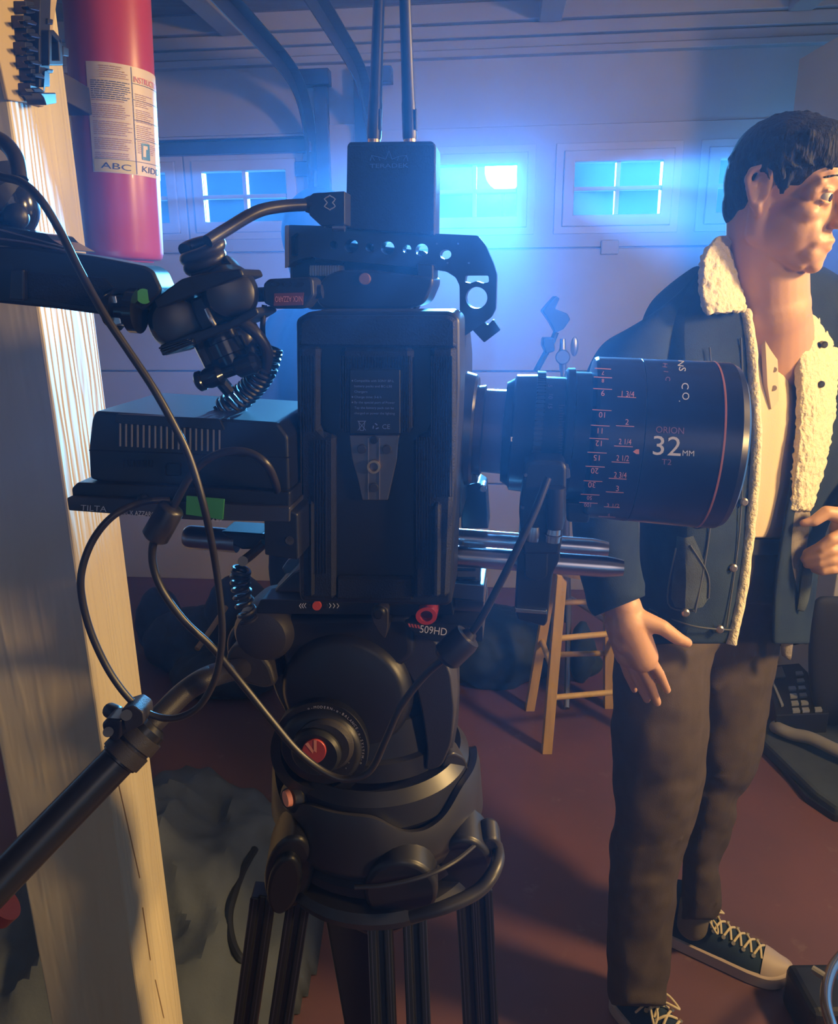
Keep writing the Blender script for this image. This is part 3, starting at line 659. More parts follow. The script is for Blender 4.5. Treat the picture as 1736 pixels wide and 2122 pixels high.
# ---- lens
LA = RP.p(1010, 893, 0); LU = RP.U
def lu(px, py=None): return RP.uv(px, 905 if py is None else py, 0)[0] - RP.uv(1010, 893, 0)[0]
def lrad(px, py):
    u, v = RP.uv(px, py, 0); u0, v0 = RP.uv(1010, 893, 0); return v - v0
ln = thing('camera_lens', LA, 'big black cinema lens with salmon focus scales and a thin orange ring', 'lens')
def barrel(name, prof, m, seg=96, lab=None):
    q = [(lu(x), (lrad(x, y) if y > 3 else y)) for x, y in prof]
    u0, u1 = q[0][0], q[-1][0]
    return MB().lathe(LA + LU * u0, LA + LU * u1, [((u - u0) / (u1 - u0) , r) for u, r in q], seg).build(name, m, ln, smooth=True, label=lab, angle=25)
LBK = mat('lens_black', (.010, .011, .016), .30, spec=.5)
barrel('mount_ring', [(930, 772), (954, 768), (980, 776), (985, 782), (985, 800), (990, 806)], BS)
barrel('mount_collar', [(984, 800), (1000, 798), (1003, 806), (1046, 808)], mat('worn_mount', (.16, .13, .17), .35, .6))
barrel('rear_barrel', [(1042, 808), (1043, 792), (1048, 790), (1058, 784), (1062, 776), (1104, 776), (1105, 780), (1120, 780), (1162, 782)], LBK)
barrel('gear_ring', [(1104, 781), (1104, 771), (1118, 771), (1118, 781)], BS)
barrel('middle_barrel', [(1160, 785), (1160, 768), (1164, 762), (1178, 762), (1180, 770), (1212, 771), (1214, 760)], LBK)
barrel('focus_barrel', [(1210, 775), (1216, 742), (1222, 739), (1308, 742), (1309, 744)], LBK)
barrel('front_barrel', [(1308, 745), (1310, 743), (1452, 748), (1453, 749), (1492, 751), (1505, 758), (1512, 772)], LBK)
RM = abs(lrad(1300, 742))
barrel('accent_ring', [(1455, 748.4), (1455.5, 747.6), (1459, 747.6), (1459.5, 748.6)], mat('accent_orange', (.55, .20, .13), .4), lab='thin orange ring')
barrel('glass', [(1496, 790), (1500, 788), (1503, 850), (1505, 899)], mat('lens_glass', (.01, .015, .03), .05, spec=.8))
# knurl lands along the middle
kb = MB()
for k in range(90):
    a = 2 * pi * k / 90; r = abs(lrad(1110, 771)); z = LU.orthogonal().normalized(); y = LU.cross(z)
    dr = z * cos(a) + y * sin(a); tg = LU.cross(dr); R_ = Matrix((LU, tg, dr)).transposed()
    kb.box(LA + LU * lu(1111) + dr * r, (.0028, .0009, .0007), R_)
kb.build('gear_tooth', BS, ln, kind='stuff')
# bulge tabs under the focus barrel
def lens_blk(x0, x1, y0, y1, name, n0, n1): MB().prism(RP, rnd([(x0, y0), (x1, y0 + 4), (x1 - 6, y1 + 3), (x0 + 2, y1)], 7), n0, n1).build(name, LBK, ln, bevel=.002, seg=3, smooth=True)
lens_blk(1172, 1226, 1040, 1082, 'barrel_lug', .03, -.02)
MB().prism(RP, rnd([(1450, 1040), (1466, 1030), (1470, 1060), (1476, 1092), (1440, 1098), (1420, 1080)], 8), .012, -.02).build('front_lug', LBK, ln, bevel=.002, seg=3, smooth=True)
# engraving
FB = abs(lrad(1260, 740)) + .0004; FM = cyl_map(LA, LU, FB); FF = cyl_map(LA, LU, abs(lrad(1400, 746)) + .0006); FR = cyl_map(LA, LU, abs(lrad(1100, 780)) + .0006)
sal = MB(); dim = MB(); wht = MB(); sal2 = MB(); dim2 = MB(); dim3 = MB(); wht2 = MB(); wht3 = MB(); sal3 = MB()
for s, x, y, lx0, lx1, ly in (('7', 1249, 773, 1232, 1266, 764), ('8', 1249, 789, 1230, 1268, 782), ('9', 1249, 815, 1229, 1268, 806), ('10', 1247, 860, 1227, 1267, 850), ('11', 1243, 893, 1224, 1263, 882), ('12', 1240, 919, 1221, 1261, 909), ('15', 1236, 949, 1217, 1257, 938), ('20', 1232, 976, 1213, 1253, 967), ('30', 1226, 1005, 1209, 1248, 997), ('50', 1221, 1032, 1203, 1242, 1025), ('100', 1217, 1047, 1200, 1238, 1042)):
    h_ = 12 if y < 1030 and y > 800 else 8
    put_text(sal, s, FM, x, y, h_, 183); line(sal, FM, lx0, ly - 1, lx1, ly + 1, 1.6)
for s, x, y, lx0, lx1, ly in (('1 3/4', 1301, 816, 1279, 1318, 823), ('2', 1299, 874, 1276, 1314, 883), ('2 1/4', 1295, 915, 1272, 1311, 925), ('2 1/2', 1290, 949, 1267, 1304, 958), ('2 3/4', 1285, 984, 1261, 1298, 992), ('3', 1279, 1012, 1255, 1292, 1020), ('3 1/2', 1270, 1047, 1251, 1284, 1051), ('4', 1261, 1067, 1240, 1275, 1071)):
    h_ = 12 if y < 1030 else 7
    put_text(sal, s, FM, x, y, h_, 3, width=(None if len(s) < 3 else 26)); line(sal, FM, lx0, ly - 1, lx1, ly + 1, 1.6)
put_text(dim, 'ORION', FF, 1388, 891, 14, 3, 58); put_text(wht, '32', FF, 1382, 923, 41, 3, 58); put_text(wht, 'MM', FF, 1426, 939, 12, 3, 24); put_text(dim, 'T2', FF, 1381, 957, 12, 3, 20)
for s, x, y in (('S', 1414, 765), ('C', 1420, 800), ('O', 1421, 821), ('.', 1414, 832)): put_text(wht2, s, FF, x, y, 15, 97)
put_text(wht2, 'N', FF, 1411, 753, 13, 97)
for s, x, y in (('H', 1378, 757), ('I', 1380, 770), ('C', 1384, 785)): put_text(dim3, s, FF, x, y, 10, 97)
for s, x, y in (('16', 1089, 815), ('11', 1088, 824), ('8', 1088, 832), ('5.6', 1088, 848), ('4', 1087, 868), ('2.8', 1083, 906)):
    put_text(sal2, s, FR, x, y, 8, 2)
line(sal2, FR, 1076, 874, 1096, 875, 1.3); line(sal2, FR, 1073, 911, 1092, 912, 1.3)
for y in (815, 824, 832, 848): line(sal2, FR, 1077, y, 1081, y, 1.3)
quad(wht3, FR, [(1058, 905), (1063, 906), (1069, 910), (1063, 914), (1058, 915)]); quad(sal3, FF, [(1324, 931), (1324, 941), (1318, 941), (1311, 936), (1318, 931)])
for s, x, y in (('5', 1140, 800), ('10', 1141, 822), ('15', 1140, 842)): put_text(dim2, s, FR, x, y, 9, 97)
for k in range(26): line(dim2, cyl_map(LA, LU, abs(lrad(1160, 782)) + .0008), 1158, 840 + k * 5.6, 1166 + (4 if k % 3 == 0 else 0), 840 + k * 5.6, .9)
sal.build('focus_scale', ORG, ln); sal2.build('iris_scale', ORG, ln); sal3.build('index_mark', ORG, ln); wht3.build('index_mark', WHT, ln); wht2.build('maker_lettering', WHT, ln); RE_ = mat('rose_engraving', (.30, .13, .14), .6); dim2.build('iris_engraving', RE_, ln); dim3.build('maker_lettering', RE_, ln); dim.build('engraving', mat('rose_engraving', (.30, .13, .14), .6), ln); wht.build('engraving', WHT, ln, label='white engraved numerals')
# ---- follow focus motor
ff = thing('focus_motor', RP.p(1110, 1290, .055), 'tall black focus motor with two connectors clamped to the rods below the lens', 'motor')
MB().prism(RP, rnd([(1088, 962), (1105, 955), (1165, 957), (1174, 968), (1173, 1060), (1160, 1150), (1082, 1150), (1075, 1060)], 8), .072, .045).build('head', BP, ff, bevel=.003, seg=3, smooth=True)
MB().prism(RP, rnd([(1076, 1100), (1162, 1110), (1160, 1160), (1145, 1190), (1134, 1290), (1128, 1299), (1072, 1285), (1066, 1262), (1072, 1150)], 6), .066, .03).build('body', BS, ff, bevel=.003, seg=3, smooth=True)
MB().prism(RP, rnd([(1086, 1140), (1136, 1140), (1134, 1196), (1108, 1206), (1086, 1196)], 8), .0675, .06).build('rating_panel', BP, ff, bevel=.001)
MB().prism(RP, [(1067, 1260), (1133, 1266), (1133, 1274), (1067, 1269)], .0690, .06).build('end_cap_edge', mat('lit_edge', (.7, .75, .75), .15, 1.0), ff, bevel=.0005)  # bright strip paints the lamplight along the bottom edge
MB().lathe(RP.p(1148, 1090, .076), RP.p(1144, 1122, .076), [(0, .0042), (.5, .0046), (.55, .0055), (.62, .0055), (.65, .0048), (1, .0048)], 28).build('connector', STEEL, ff, smooth=True)
MB().lathe(RP.p(1152, 1010, .076), RP.p(1149, 1095, .076), [(0, .0058), (.8, .0058), (1, .0050)], 24).build('boot', RUB, ff, smooth=True)
MB().lathe(RP.p(1106, 1090, .076), RP.p(1103, 1120, .076), [(0, .004), (.5, .0046), (1, .0042)], 28).build('connector', STEEL, ff, smooth=True)
for x, y in ((1089, 985), (1083, 1052)): MB().prism(RP, circ(x, y, 3.5, 12), .0735, .07).build('screw', GREY, ff)
MB().prism(RP, rnd([(1172, 1000), (1190, 1008), (1196, 1040), (1180, 1062), (1172, 1058)], 5), .02, -.01).build('drive_gear', BS, ff, bevel=.001)
MB().prism(RP, rnd([(1168, 968), (1180, 972), (1182, 990), (1168, 994)], 3), .064, .05).build('pinion', GREY, ff, bevel=.001)
# ---- rods
for (n, x0, y0, x1, y1, lab) in ((.03, 560, 1124, 1291, 1177, 'front one of the two polished steel rods under the lens'), (-.03, 560, 1085, 1260, 1138, 'rear one of the two polished steel rods under the lens')):
    a = RP.p(x0, y0, n); b_ = RP.p(x1, y1, n); Lx = (b_ - a).length
    o = MB().lathe(a, b_, [(0, .0075), (1 - .012 / Lx, .0075), (1 - .004 / Lx, .0064), (1, .0056)], 40).build('support_rod', STEEL, smooth=True)
    tag(o, lab, 'rod')
bs_ = thing('base_plate', RP.p(900, 1220, 0), 'dark base plate with a bright release catch beneath the rods', 'base plate')
MB().prism(RP, rnd([(620, 1150), (950, 1166), (950, 1235), (625, 1235)], 3), .02, -.045).build('bridge', BP, bs_, bevel=.0015)
MB().prism(RP, rnd([(936, 1168), (996, 1175), (994, 1207), (936, 1200)], 3), .02, .0).build('release_catch', mat('catch_metal', (.35, .36, .40), .22, .9), bs_, bevel=.0015)
MB().prism(RP, rect(940, 1180, 985, 1184), .0215, .018).prism(RP, rect(940, 1198, 985, 1202), .0215, .018).build('catch_slot', BP, bs_, bevel=.0003)
MB().prism(RP, rnd([(936, 1208), (1003, 1214), (1001, 1247), (936, 1240)], 3), .026, -.03).build('catch_base', GREY, bs_, bevel=.001)
MB().prism(RP, rnd([(596, 1160), (622, 1150), (622, 1180), (590, 1190), (584, 1178)], 3), .0, -.03).build('catch', mat('catch_metal', (.35, .36, .40), .22, .9), bs_, bevel=.001)
MB().prism(RP, rnd([(955, 1010), (990, 1000), (1006, 1010), (1012, 1096), (955, 1096)], 4), -.01, -.04).build('lens_support', BP, bs_, bevel=.002)
MB().prism(RP, circ(1000, 1013, 8, 16), -.005, -.02).build('support_screw', STEEL, bs_, bevel=.001)
MB().prism(RP, rnd([(955, 985), (985, 980), (990, 1000), (960, 1006)], 2), .0, -.02).build('support_clip', GREY, bs_, bevel=.0006)
# ---- top handle
TH = Plane(RP.p(800, 560, -.005), 8, 2.5)
th = thing('top_handle', TH.p(800, 640), 'black skeleton top handle with round holes above the camera', 'handle')
outer = rnd([(592, 470), (600, 466), (669, 468), (900, 484), (990, 488), (1006, 508), (1022, 545), (1029, 568), (1027, 640), (1018, 658), (958, 697), (950, 690), (950, 645), (952, 592), (946, 572), (925, 561), (897, 557), (893, 600), (890, 640), (600, 640), (600, 560), (592, 545)], 5)
outer = rnd([(592, 470), (600, 466), (669, 468), (900, 484), (990, 488), (1006, 508), (1022, 545), (1029, 568), (1027, 640), (1018, 658), (962, 697), (953, 690), (952, 592), (944, 575), (925, 563), (880, 556), (700, 540), (640, 532), (612, 540), (592, 556)], 5)
holes = [circ(923, 527, 12, 20, 10), circ(987, 617, 22.5, 28), rnd([(964, 571), (1012, 571), (1013, 585), (1000, 587), (988, 582), (974, 587), (963, 584)], 4),
         circ(691, 508, 9, 16), circ(728, 510, 14.5, 22), circ(766, 513, 9, 16), circ(803, 514, 14, 22), circ(843, 516, 9, 16), circ(874, 518, 13, 22),
         rnd([(602, 490), (618, 482), (618, 530), (604, 532)], 4)]
MB().prism(TH, [outer] + [h_[::-1] for h_ in holes], .008, -.008).build('frame', BS, th)
MB().prism(TH, rnd([(606, 480), (668, 480), (672, 500), (664, 512), (640, 520), (606, 528)], 5), -.001, -.006).build('inner_web', BP, th)
MB().prism(TH, rnd([(590, 468), (597, 466), (597, 552), (590, 556)], 2), .0095, .0075).build('edge_strip', mat('worn_edge', (.4, .33, .30), .35, .8), th)
MB().prism(TH, rnd([(670, 462), (712, 462), (712, 474), (670, 472)], 2), .008, -.004).build('mount_shoe', BRASS, th, bevel=.0008, label='brass coloured shoe')
MB().prism(TH, rnd([(975, 680), (1000, 665), (1010, 674), (1022, 662), (1037, 684), (1003, 710)], 3), .006, -.006).build('lever', BP, th, bevel=.001)
for i in range(4): MB().prism(TH, circ(905 + i * 22, 505 + (i % 2) * 40, 2.2, 8), .0085, .007).build('screw', GREY, th)
# dark filler block added to darken the space under the bar
vf = thing('dark_filler', TH.p(740, 600, -.03), 'dark filler block added in the space under the handle bar', 'filler')
MB().prism(TH, rnd([(597, 500), (640, 492), (700, 500), (880, 520), (893, 540), (892, 596), (870, 622), (850, 642), (640, 642), (600, 610)], 8), -.012, -.045).build('module', BP, vf, bevel=.003)
MB().prism(TH, rnd([(650, 522), (712, 526), (712, 548), (650, 546)], 3), -.010, -.02).build('filler_inset', BG, vf, bevel=.001)
# dark clamp dome under the handle
dm = thing('handle_clamp', TH.p(770, 640, .01), 'rounded black clamp with a copper screw under the top handle', 'clamp')
MB().prism(TH, rnd([(655, 600), (672, 572), (700, 560), (760, 558), (897, 575), (897, 590), (880, 630), (850, 640), (670, 640), (655, 625)], 14), .024, -.02).build('housing', BP, dm, bevel=.004, seg=3, smooth=True)
MB().prism(TH, circ(755, 578, 12.5), .0262, .02).build('screw', mat('copper_screw', (.45, .25, .18), .4, .6), dm, bevel=.0006)
kw = MB()
for i in range(12): kw.prism(TH, rect(642 + i * 5.2, 550, 645.5 + i * 5.2, 572), .012, -.004)
kw.prism(TH, rect(641, 553, 704, 570), .0105, -.004)
kw.build('knurled_wheel', mat('knurl_steel', (.40, .42, .44), .3, .9), dm)
MB().prism(TH, rnd([(820, 600), (852, 600), (850, 660), (818, 658)], 3), .008, -.02).build('post', BS, dm, bevel=.001)
MB().prism(TH, rect(838, 618, 843, 645), .0088, .006).build('post_stripe', ORG, dm)
MB().prism(TH, rnd([(862, 545), (897, 548), (897, 588), (885, 598), (866, 592)], 5), .02, -.01).build('wing', BP, dm, bevel=.001)
for pts in ([(862, 618), (872, 600), (884, 588)], [(858, 645), (866, 632), (868, 620), (862, 605)], [(770, 625), (800, 610), (830, 618)]):
    MB().tube([TH.p(x, y, .016) for x, y in pts], .0018, 8, 6).build('wire', RUB, dm, smooth=True)
# ---- wireless transmitter
TP = Plane(TH.p(810, 390, .0), 7, -.2)
tx = thing('wireless_transmitter', TP.p(812, 484), 'black wireless video transmitter box with two tall antennas on the handle', 'transmitter')
MB().prism(TP, rnd([(719, 301), (724, 294), (895, 292), (903, 301), (901, 489), (716, 474)], 5), .012, -.02).build('case', BM, tx, bevel=.0015, smooth=True)
MB().prism(TP, rnd([(722, 298), (898, 296), (896, 300), (724, 302)], 1), .0125, .010).build('rim', BP, tx)
tm = MB(); Tf = lambda x, y: TP.p(x, y, .0124); put_text(tm, 'TERADEK', Tf, 806, 343, 9, -1, 80)
pts = [(767, 333), (770, 322), (784, 325), (799, 330), (806, 312), (812, 330), (826, 324), (842, 322), (845, 334)]
for i in range(len(pts) - 1): line(tm, Tf, *pts[i], *pts[i + 1], 1.1)
for a_, b_ in (((770, 322), (776, 333)), ((784, 325), (787, 333)), ((826, 324), (823, 333)), ((842, 322), (836, 333))): line(tm, Tf, *a_, *b_, .9)
tm.build('lettering', mat('etched_print', (.07, .09, .15), .5), tx)
for (xb, xt) in ((775, 787), (849, 837)):
    a = TP.p(xb, 290, -.004); b_ = TP.p(xt, -60, -.004)
    MB().cone(TP.p(xb, 296, -.004), TP.p(xb, 287, -.004), .0042).build('antenna_connector', BRASS, tx, smooth=True)
    an = MB().lathe(TP.p(xb, 289, -.004), b_, [(0, .0046), (.02, .0048), (.22, .0047), (.24, .0044), (.5, .0040), (1, .0036)], 24).build('antenna', BP, tx, smooth=True)
    MB().prism(TP, rect(xb + 11, 225, xb + 13.5, 268), .0, -.006).build('antenna_seam', GREY, an)
# ================================================================== fluid head and tripod
HP = Plane(P(790, 1450, .56), 8, 1.5)
hd = thing('fluid_head', HP.p(790, 1640), 'black fluid tripod head with a red-centred dial and pan handle under the camera', 'tripod head')
HB = mat('head_black', (.016, .017, .022), .38, spec=.5)
HBR = mat('head_satin', (.035, .032, .036), .42, spec=.5, bump=.15, bump_s=1500)
MB().prism(HP, rnd([(528, 1266), (606, 1186), (622, 1180), (930, 1200), (935, 1240), (940, 1276), (530, 1272)], 4), .035, -.045).build('camera_plate', HB, hd, bevel=.0015)
MB().prism(HP, rnd([(530, 1262), (540, 1242), (905, 1252), (905, 1276), (532, 1272)], 3), .052, .03).build('plate_rail', BP, hd, bevel=.0015)
MB().prism(HP, rnd([(536, 1258), (612, 1186), (622, 1184), (622, 1240), (608, 1262)], 3), .0365, .03).build('plate_wing', HBR, hd, bevel=.001)
Hf = lambda n: (lambda x, y: HP.p(x, y, n))
t = MB(); put_text(t, 'ABR', Hf(.0370), 596, 1246, 10, -38, 30); t.build('lettering', REDP, hd)
f = Hf(.0524); t = MB()
for k in range(3):
    for sx, x0 in ((-1, 622), (1, 686)):
        x = x0 + (k * 8 if sx > 0 else -k * 5 + 8); y = 1255 + (k * .3)
        line(t, f, x - sx * 4, y - 5, x, y, 1.4); line(t, f, x, y, x - sx * 4, y + 5, 1.4)
t.build('chevron_mark', WHT, hd)
MB().prism(HP, circ(656, 1256, 9.5), .0535, .05).build('lock_dot', mat('lock_red', (.65, .08, .05), .4), hd, bevel=.0003, label='bright red dot')
for x in (639, 674): MB().prism(HP, circ(x, 1256, 5), .0530, .05).build('screw', BS, hd, bevel=.0005)
MB().prism(HP, [circ(883, 1277, 22, 32, 18), circ(883, 1277, 13, 32, 11)[::-1]], .062, .045).build('lock_ring', mat('translucent_red', (.55, .05, .04), .15, coat=.5), hd, bevel=.001, label='glossy red ring')
MB().prism(HP, circ(883, 1277, 13, 24, 11), .056, .045).build('ring_centre', mat('dark_red', (.14, .015, .015), .3), hd, bevel=.001)
MB().prism(HP, rnd([(768, 1262), (785, 1252), (804, 1262), (804, 1300), (798, 1326), (786, 1314), (770, 1286)], 8), .060, .045).build('lever', HBR, hd, bevel=.002, smooth=True)
MB().prism(HP, circ(784, 1272, 14), .0625, .055).build('lever_hub', BP, hd, bevel=.002, smooth=True)
MB().prism(HP, rnd([(836, 1290), (905, 1292), (1000, 1298), (1000, 1330), (900, 1330), (860, 1312)], 4), .045, -.03).build('name_plate', BP, hd, bevel=.0015)
t = MB(); put_text(t, '509HD', Hf(.0456), 898, 1306, 16, 7, 56); t.build('lettering', WHT, hd)
t = MB()
for k in range(4): quad(t, Hf(.0456), [(845 + k * 6.4, 1292 + k), (849 + k * 6.4, 1292 + k), (852 + k * 6.2, 1300 + k), (848 + k * 6.2, 1299 + k)])
t.build('red_stripe', REDP, hd)
MB().prism(HP, rnd([(905, 1240), (1003, 1246), (1000, 1290), (905, 1284)], 3), .02, -.03).build('plate_end', mat('brown_plastic', (.05, .035, .035), .5), hd, bevel=.0015)
# yoke and body
MB().prism(HP, rnd([(545, 1275), (930, 1290), (936, 1400), (940, 1500), (935, 1590), (915, 1640), (660, 1645), (600, 1600), (600, 1500), (560, 1430)], 40, 6), .015, -.05).build('housing', HB, hd, bevel=.006, seg=3, smooth=True)
arc = [(800, 1275), (860, 1290), (905, 1330), (934, 1395), (942, 1470), (936, 1540), (915, 1590), (880, 1600), (885, 1560), (876, 1490), (862, 1425), (830, 1370), (800, 1345)]
MB().prism(HP, rnd(arc, 14, 4), .034, .0).build('yoke', HBR, hd, bevel=.003, seg=3, smooth=True)
MB().lathe(*axn(HP, 712, 1445, .01, .046), [(0, .052), (.5, .052), (.8, .050), (.95, .046), (1, .043)], 64).build('drag_housing', HB, hd, smooth=True)
MB().prism(HP, rnd([(560, 1280), (850, 1275), (860, 1360), (780, 1420), (600, 1420)], 20), .040, 0).build('front_cover', HB, hd, bevel=.005, seg=3, smooth=True)
# left drum and handle rosette
a = HP.p(545, 1335, .06); b_ = HP.p(545, 1335, -.02)
MB().lathe(*axn(HP, 538, 1322, .0, .052), [(0, .0215), (.6, .0235), (.85, .0225), (.96, .019), (1, .012)], 48).build('tilt_drum', HBR, hd, smooth=True)
MB().prism(HP, rnd([(466, 1320), (500, 1280), (560, 1268), (592, 1292), (598, 1330), (570, 1400), (500, 1400), (470, 1375)], 22, 6), .030, -.01).build('drum_shell', HB, hd, bevel=.004, seg=3, smooth=True)
MB().prism(HP, rnd([(466, 1360), (482, 1336), (530, 1345), (560, 1380), (572, 1422), (545, 1428), (490, 1412), (468, 1392)], 14, 5), .050, .02).build('handle_rosette', HBR, hd, bevel=.003, seg=3, smooth=True)
MB().prism(HP, rnd([(560, 1400), (632, 1392), (640, 1430), (626, 1470), (600, 1500), (590, 1470)], 14, 5), .036, .0).build('side_fin', HBR, hd, bevel=.002, smooth=True)
# counterbalance dial
dc = (661, 1556)
MB().lathe(*axn(HP, *dc, .02, .058), [(0, .0335), (.6, .0335), (.86, .0325), (.97, .030), (1, .028)], 64).build('dial', HB, hd, smooth=True)
MB().lathe(*axn(HP, 672, 1548, .055, .062), [(0, .022), (.7, .0215), (1, .019)], 48).build('dial_grip', HBR, hd, smooth=True)
MB().lathe(*axn(HP, 652, 1564, .056, .068), [(0, .0195), (.8, .019), (1, .017)], 48).build('dial_cap', BP, hd, smooth=True)
MB().prism(HP, circ(650, 1558, 25, 32), .0700, .066).build('dial_centre', mat('dial_red', (.45, .06, .06), .4), hd, bevel=.0005, label='red dial centre')
t = MB(); f = Hf(.0704); quad(t, f, [(650, 1534), (656, 1534), (656, 1560), (650, 1556)]); quad(t, f, [(632, 1542), (638, 1538), (650, 1556), (648, 1562)]); t.build('dial_emblem', ORG, hd)
t = MB(); f = Hf(.0585)
# the lettered ring lies on a raised bezel round the dial
MB().prism(HP, [circ(dc[0], dc[1], 101, 64), circ(dc[0], dc[1], 80, 64)[::-1]], .053, .03).build('bezel', HB, hd, bevel=.0008)
f = Hf(.0534)
for i, ch in enumerate('o-MODERN-o-BALANCE-o-SYSTEM-o'):
    an = radians(-104 + i * 4.3); put_text(t, ch, f, dc[0] + 91 * cos(an), dc[1] + 91 * sin(an), 5.5, math.degrees(an) + 90)
t.build('bezel_lettering', mat('bezel_print', (.6, .56, .56), .6), hd)
for k in range(9):
    an = radians(-55 + k * 11); MB().ell(HP.p(dc[0] + 66 * cos(an), dc[1] + 66 * sin(an), .0586), (.0006,) * 3, su=8, sv=6).build('dial_pip', GREY, hd)
# base
C0 = P(782, 1640, .575); hx, hy = C0.x, C0.y
def zl(prof, name, m, par, seg=72, lab=None):
    z0, z1 = prof[0][0], prof[-1][0]
    return MB().lathe((hx, hy, z0), (hx, hy, z1), [((z - z0) / (z1 - z0), r) for z, r in prof], seg).build(name, m, par, smooth=True, label=lab, angle=30)
zl([(1.135, .050), (1.128, .058), (1.10, .062), (1.098, .066), (1.083, .067), (1.08, .062)], 'pan_base', HB, hd)
# pan handle
ph = MB().tube([HP.p(500, 1385, .05), P(440, 1400, .46), P(385, 1432, .45), P(335, 1480, .435), P(300, 1515, .425)], lambda t: .0078 - .001 * t, 24, 8).build('pan_handle', HBR, hd, smooth=True)
A = P(318, 1500, .425); B = P(-70, 1900, .355)
MB().lathe(A, B, [(0, .0085), (.02, .0112), (.12, .0118), (.14, .0122), (.20, .0122), (.205, .0110), (1, .0110)], 40).build('handle_tube', BS, ph, smooth=True)
MB().lathe(A.lerp(B, .05), A.lerp(B, .19), [(0, .0132), (.42, .0135), (.43, .0120), (.55, .0120), (.56, .0135), (1, .0135)], 40).build('handle_clamp', HBR, ph, smooth=True)
CLp = Plane(P(262, 1510, .41), 5)
MB().prism(CLp, rnd([(210, 1500), (222, 1490), (252, 1492), (250, 1530), (238, 1538), (214, 1520)], 6), .008, -.006).build('clamp_ear', BS, ph, bevel=.0015, smooth=True)
MB().prism(CLp, rnd([(250, 1470), (276, 1462), (296, 1476), (298, 1500), (262, 1520)], 6), .008, -.006).build('clamp_ear', HBR, ph, bevel=.0015, smooth=True)
MB().cone(CLp.p(262, 1482, .012), CLp.p(262, 1482, -.012), .0032).build('clamp_screw', BS, ph, smooth=True)
MB().cone(CLp.p(224, 1517, .012), CLp.p(224, 1517, -.012), .0030).build('clamp_screw', BG, ph, smooth=True)
MB().lathe(CLp.p(246, 1480, -.006), CLp.p(228, 1472, -.014), [(0, .003), (.2, .0048), (1, .0048)], 16).build('clamp_knob', BP, ph, smooth=True)
MB().lathe(P(8, 1868, .37), P(-12, 1886, .368), [(0, .0124), (1, .0124)], 32).build('red_band', mat('band_red', (.05, .008, .012), .4), ph, smooth=True, label='red band')
# ------------------------------------------------------------------ tripod
tp = thing('tripod', (hx, hy, 0), 'black video tripod with twin-tube legs carrying the camera rig', 'tripod')
TB = mat('tripod_black', (.026, .026, .031), .40, spec=.5)
zl([(1.076, .066), (1.079, .072), (1.070, .079), (1.050, .080), (1.035, .070)], 'bowl_clamp', HB, tp)
def shell(rows, name, m, seg=120):
    """rows: list of functions theta -> (r, z)"""
    rings = []
    for fn in rows:
        rings.append([V3((hx + fn(2 * pi * k / seg)[0] * cos(2 * pi * k / seg), hy + fn(2 * pi * k / seg)[0] * sin(2 * pi * k / seg), fn(2 * pi * k / seg)[1])) for k in range(seg)])
    return MB().ring(rings + [rings[0]], False).build(name, m, tp, smooth=True, angle=50)
ARM = [radians(252), radians(345), radians(170), radians(60)]
def bump(th, w=.5):
    v = 0
    for a in ARM:
        d = abs((th - a + pi) % (2 * pi) - pi); v = max(v, 1 / (1 + (d / w) ** 6))
    return v
shell([lambda t: (.080, 1.044 + .022 * bump(t)), lambda t: (.086, 1.046 + .022 * bump(t)), lambda t: (.0885, 1.038 + .020 * bump(t)), lambda t: (.0885 + .003 * bump(t), 1.020), lambda t: (.083, 1.006), lambda t: (.070, 1.000), lambda t: (.066, 1.01)], 'crown', TB)
zl([(1.004, .060), (1.003, .078), (.998, .083), (.990, .083), (.985, .078), (.984, .06)], 'crown_ring', HB, tp)
zl([(.986, .05), (.980, .088), (.972, .091), (.964, .088), (.958, .06)], 'lower_ring', TB, tp)
zl([(.975, .04), (.955, .050), (.92, .046), (.90, .03)], 'hub', HB, tp)
TPp = Plane((hx, hy - .088, 1.0), 0, 0)
def lobe(cx, cy, rx, ry, Y, th_, name, m=TB, ang=0):
    pl_ = Plane(P(cx, cy, Y), 0, 0, 15)
    pts = [(cx + x * cos(radians(ang)) - y * sin(radians(ang)), cy + x * sin(radians(ang)) + y * cos(radians(ang))) for x, y in circ(0, 0, rx, 28, ry)]
    return MB().prism(pl_, pts, .0, -th_).build(name, m, tp, bevel=.004, seg=3, smooth=True)
lobe(598, 1815, 50, 78, .505, .035, 'leg_hinge', HB, 14)
lobe(588, 1838, 34, 60, .50, .01, 'hinge_cap', BP, 14)
lobe(962, 1800, 58, 60, .515, .035, 'leg_hinge', HB, -20)
lobe(830, 1850, 78, 62, .485, .03, 'leg_hinge', HB, 0)
# swinging carry lever on the right
MB().tube([P(850, 1900, .475), P(920, 1880, .475), P(985, 1850, .485), P(1018, 1815, .495), P(1032, 1780, .51), P(1030, 1752, .53)], lambda t: .0045 + .001 * sin(t * 3), 14, 8).build('carry_lever', TB, tp, smooth=True)
pl_ = Plane(P(1010, 1765, .52), 0, 0, 20)
MB().prism(pl_, rnd([(990, 1748), (1012, 1738), (1032, 1742), (1040, 1758), (1034, 1800), (1006, 1812), (982, 1800)], 8), .0, -.02).build('hinge_lug', TB, tp, bevel=.003, seg=3, smooth=True)
pl_ = Plane(P(900, 1820, .478), 0, 0, 20)
MB().tube([P(735, 1838, .478), P(800, 1834, .476), P(880, 1815, .478), P(940, 1786, .49), P(985, 1750, .51)], .0018, 8, 8).build('crown_edge', TB, tp, smooth=True)
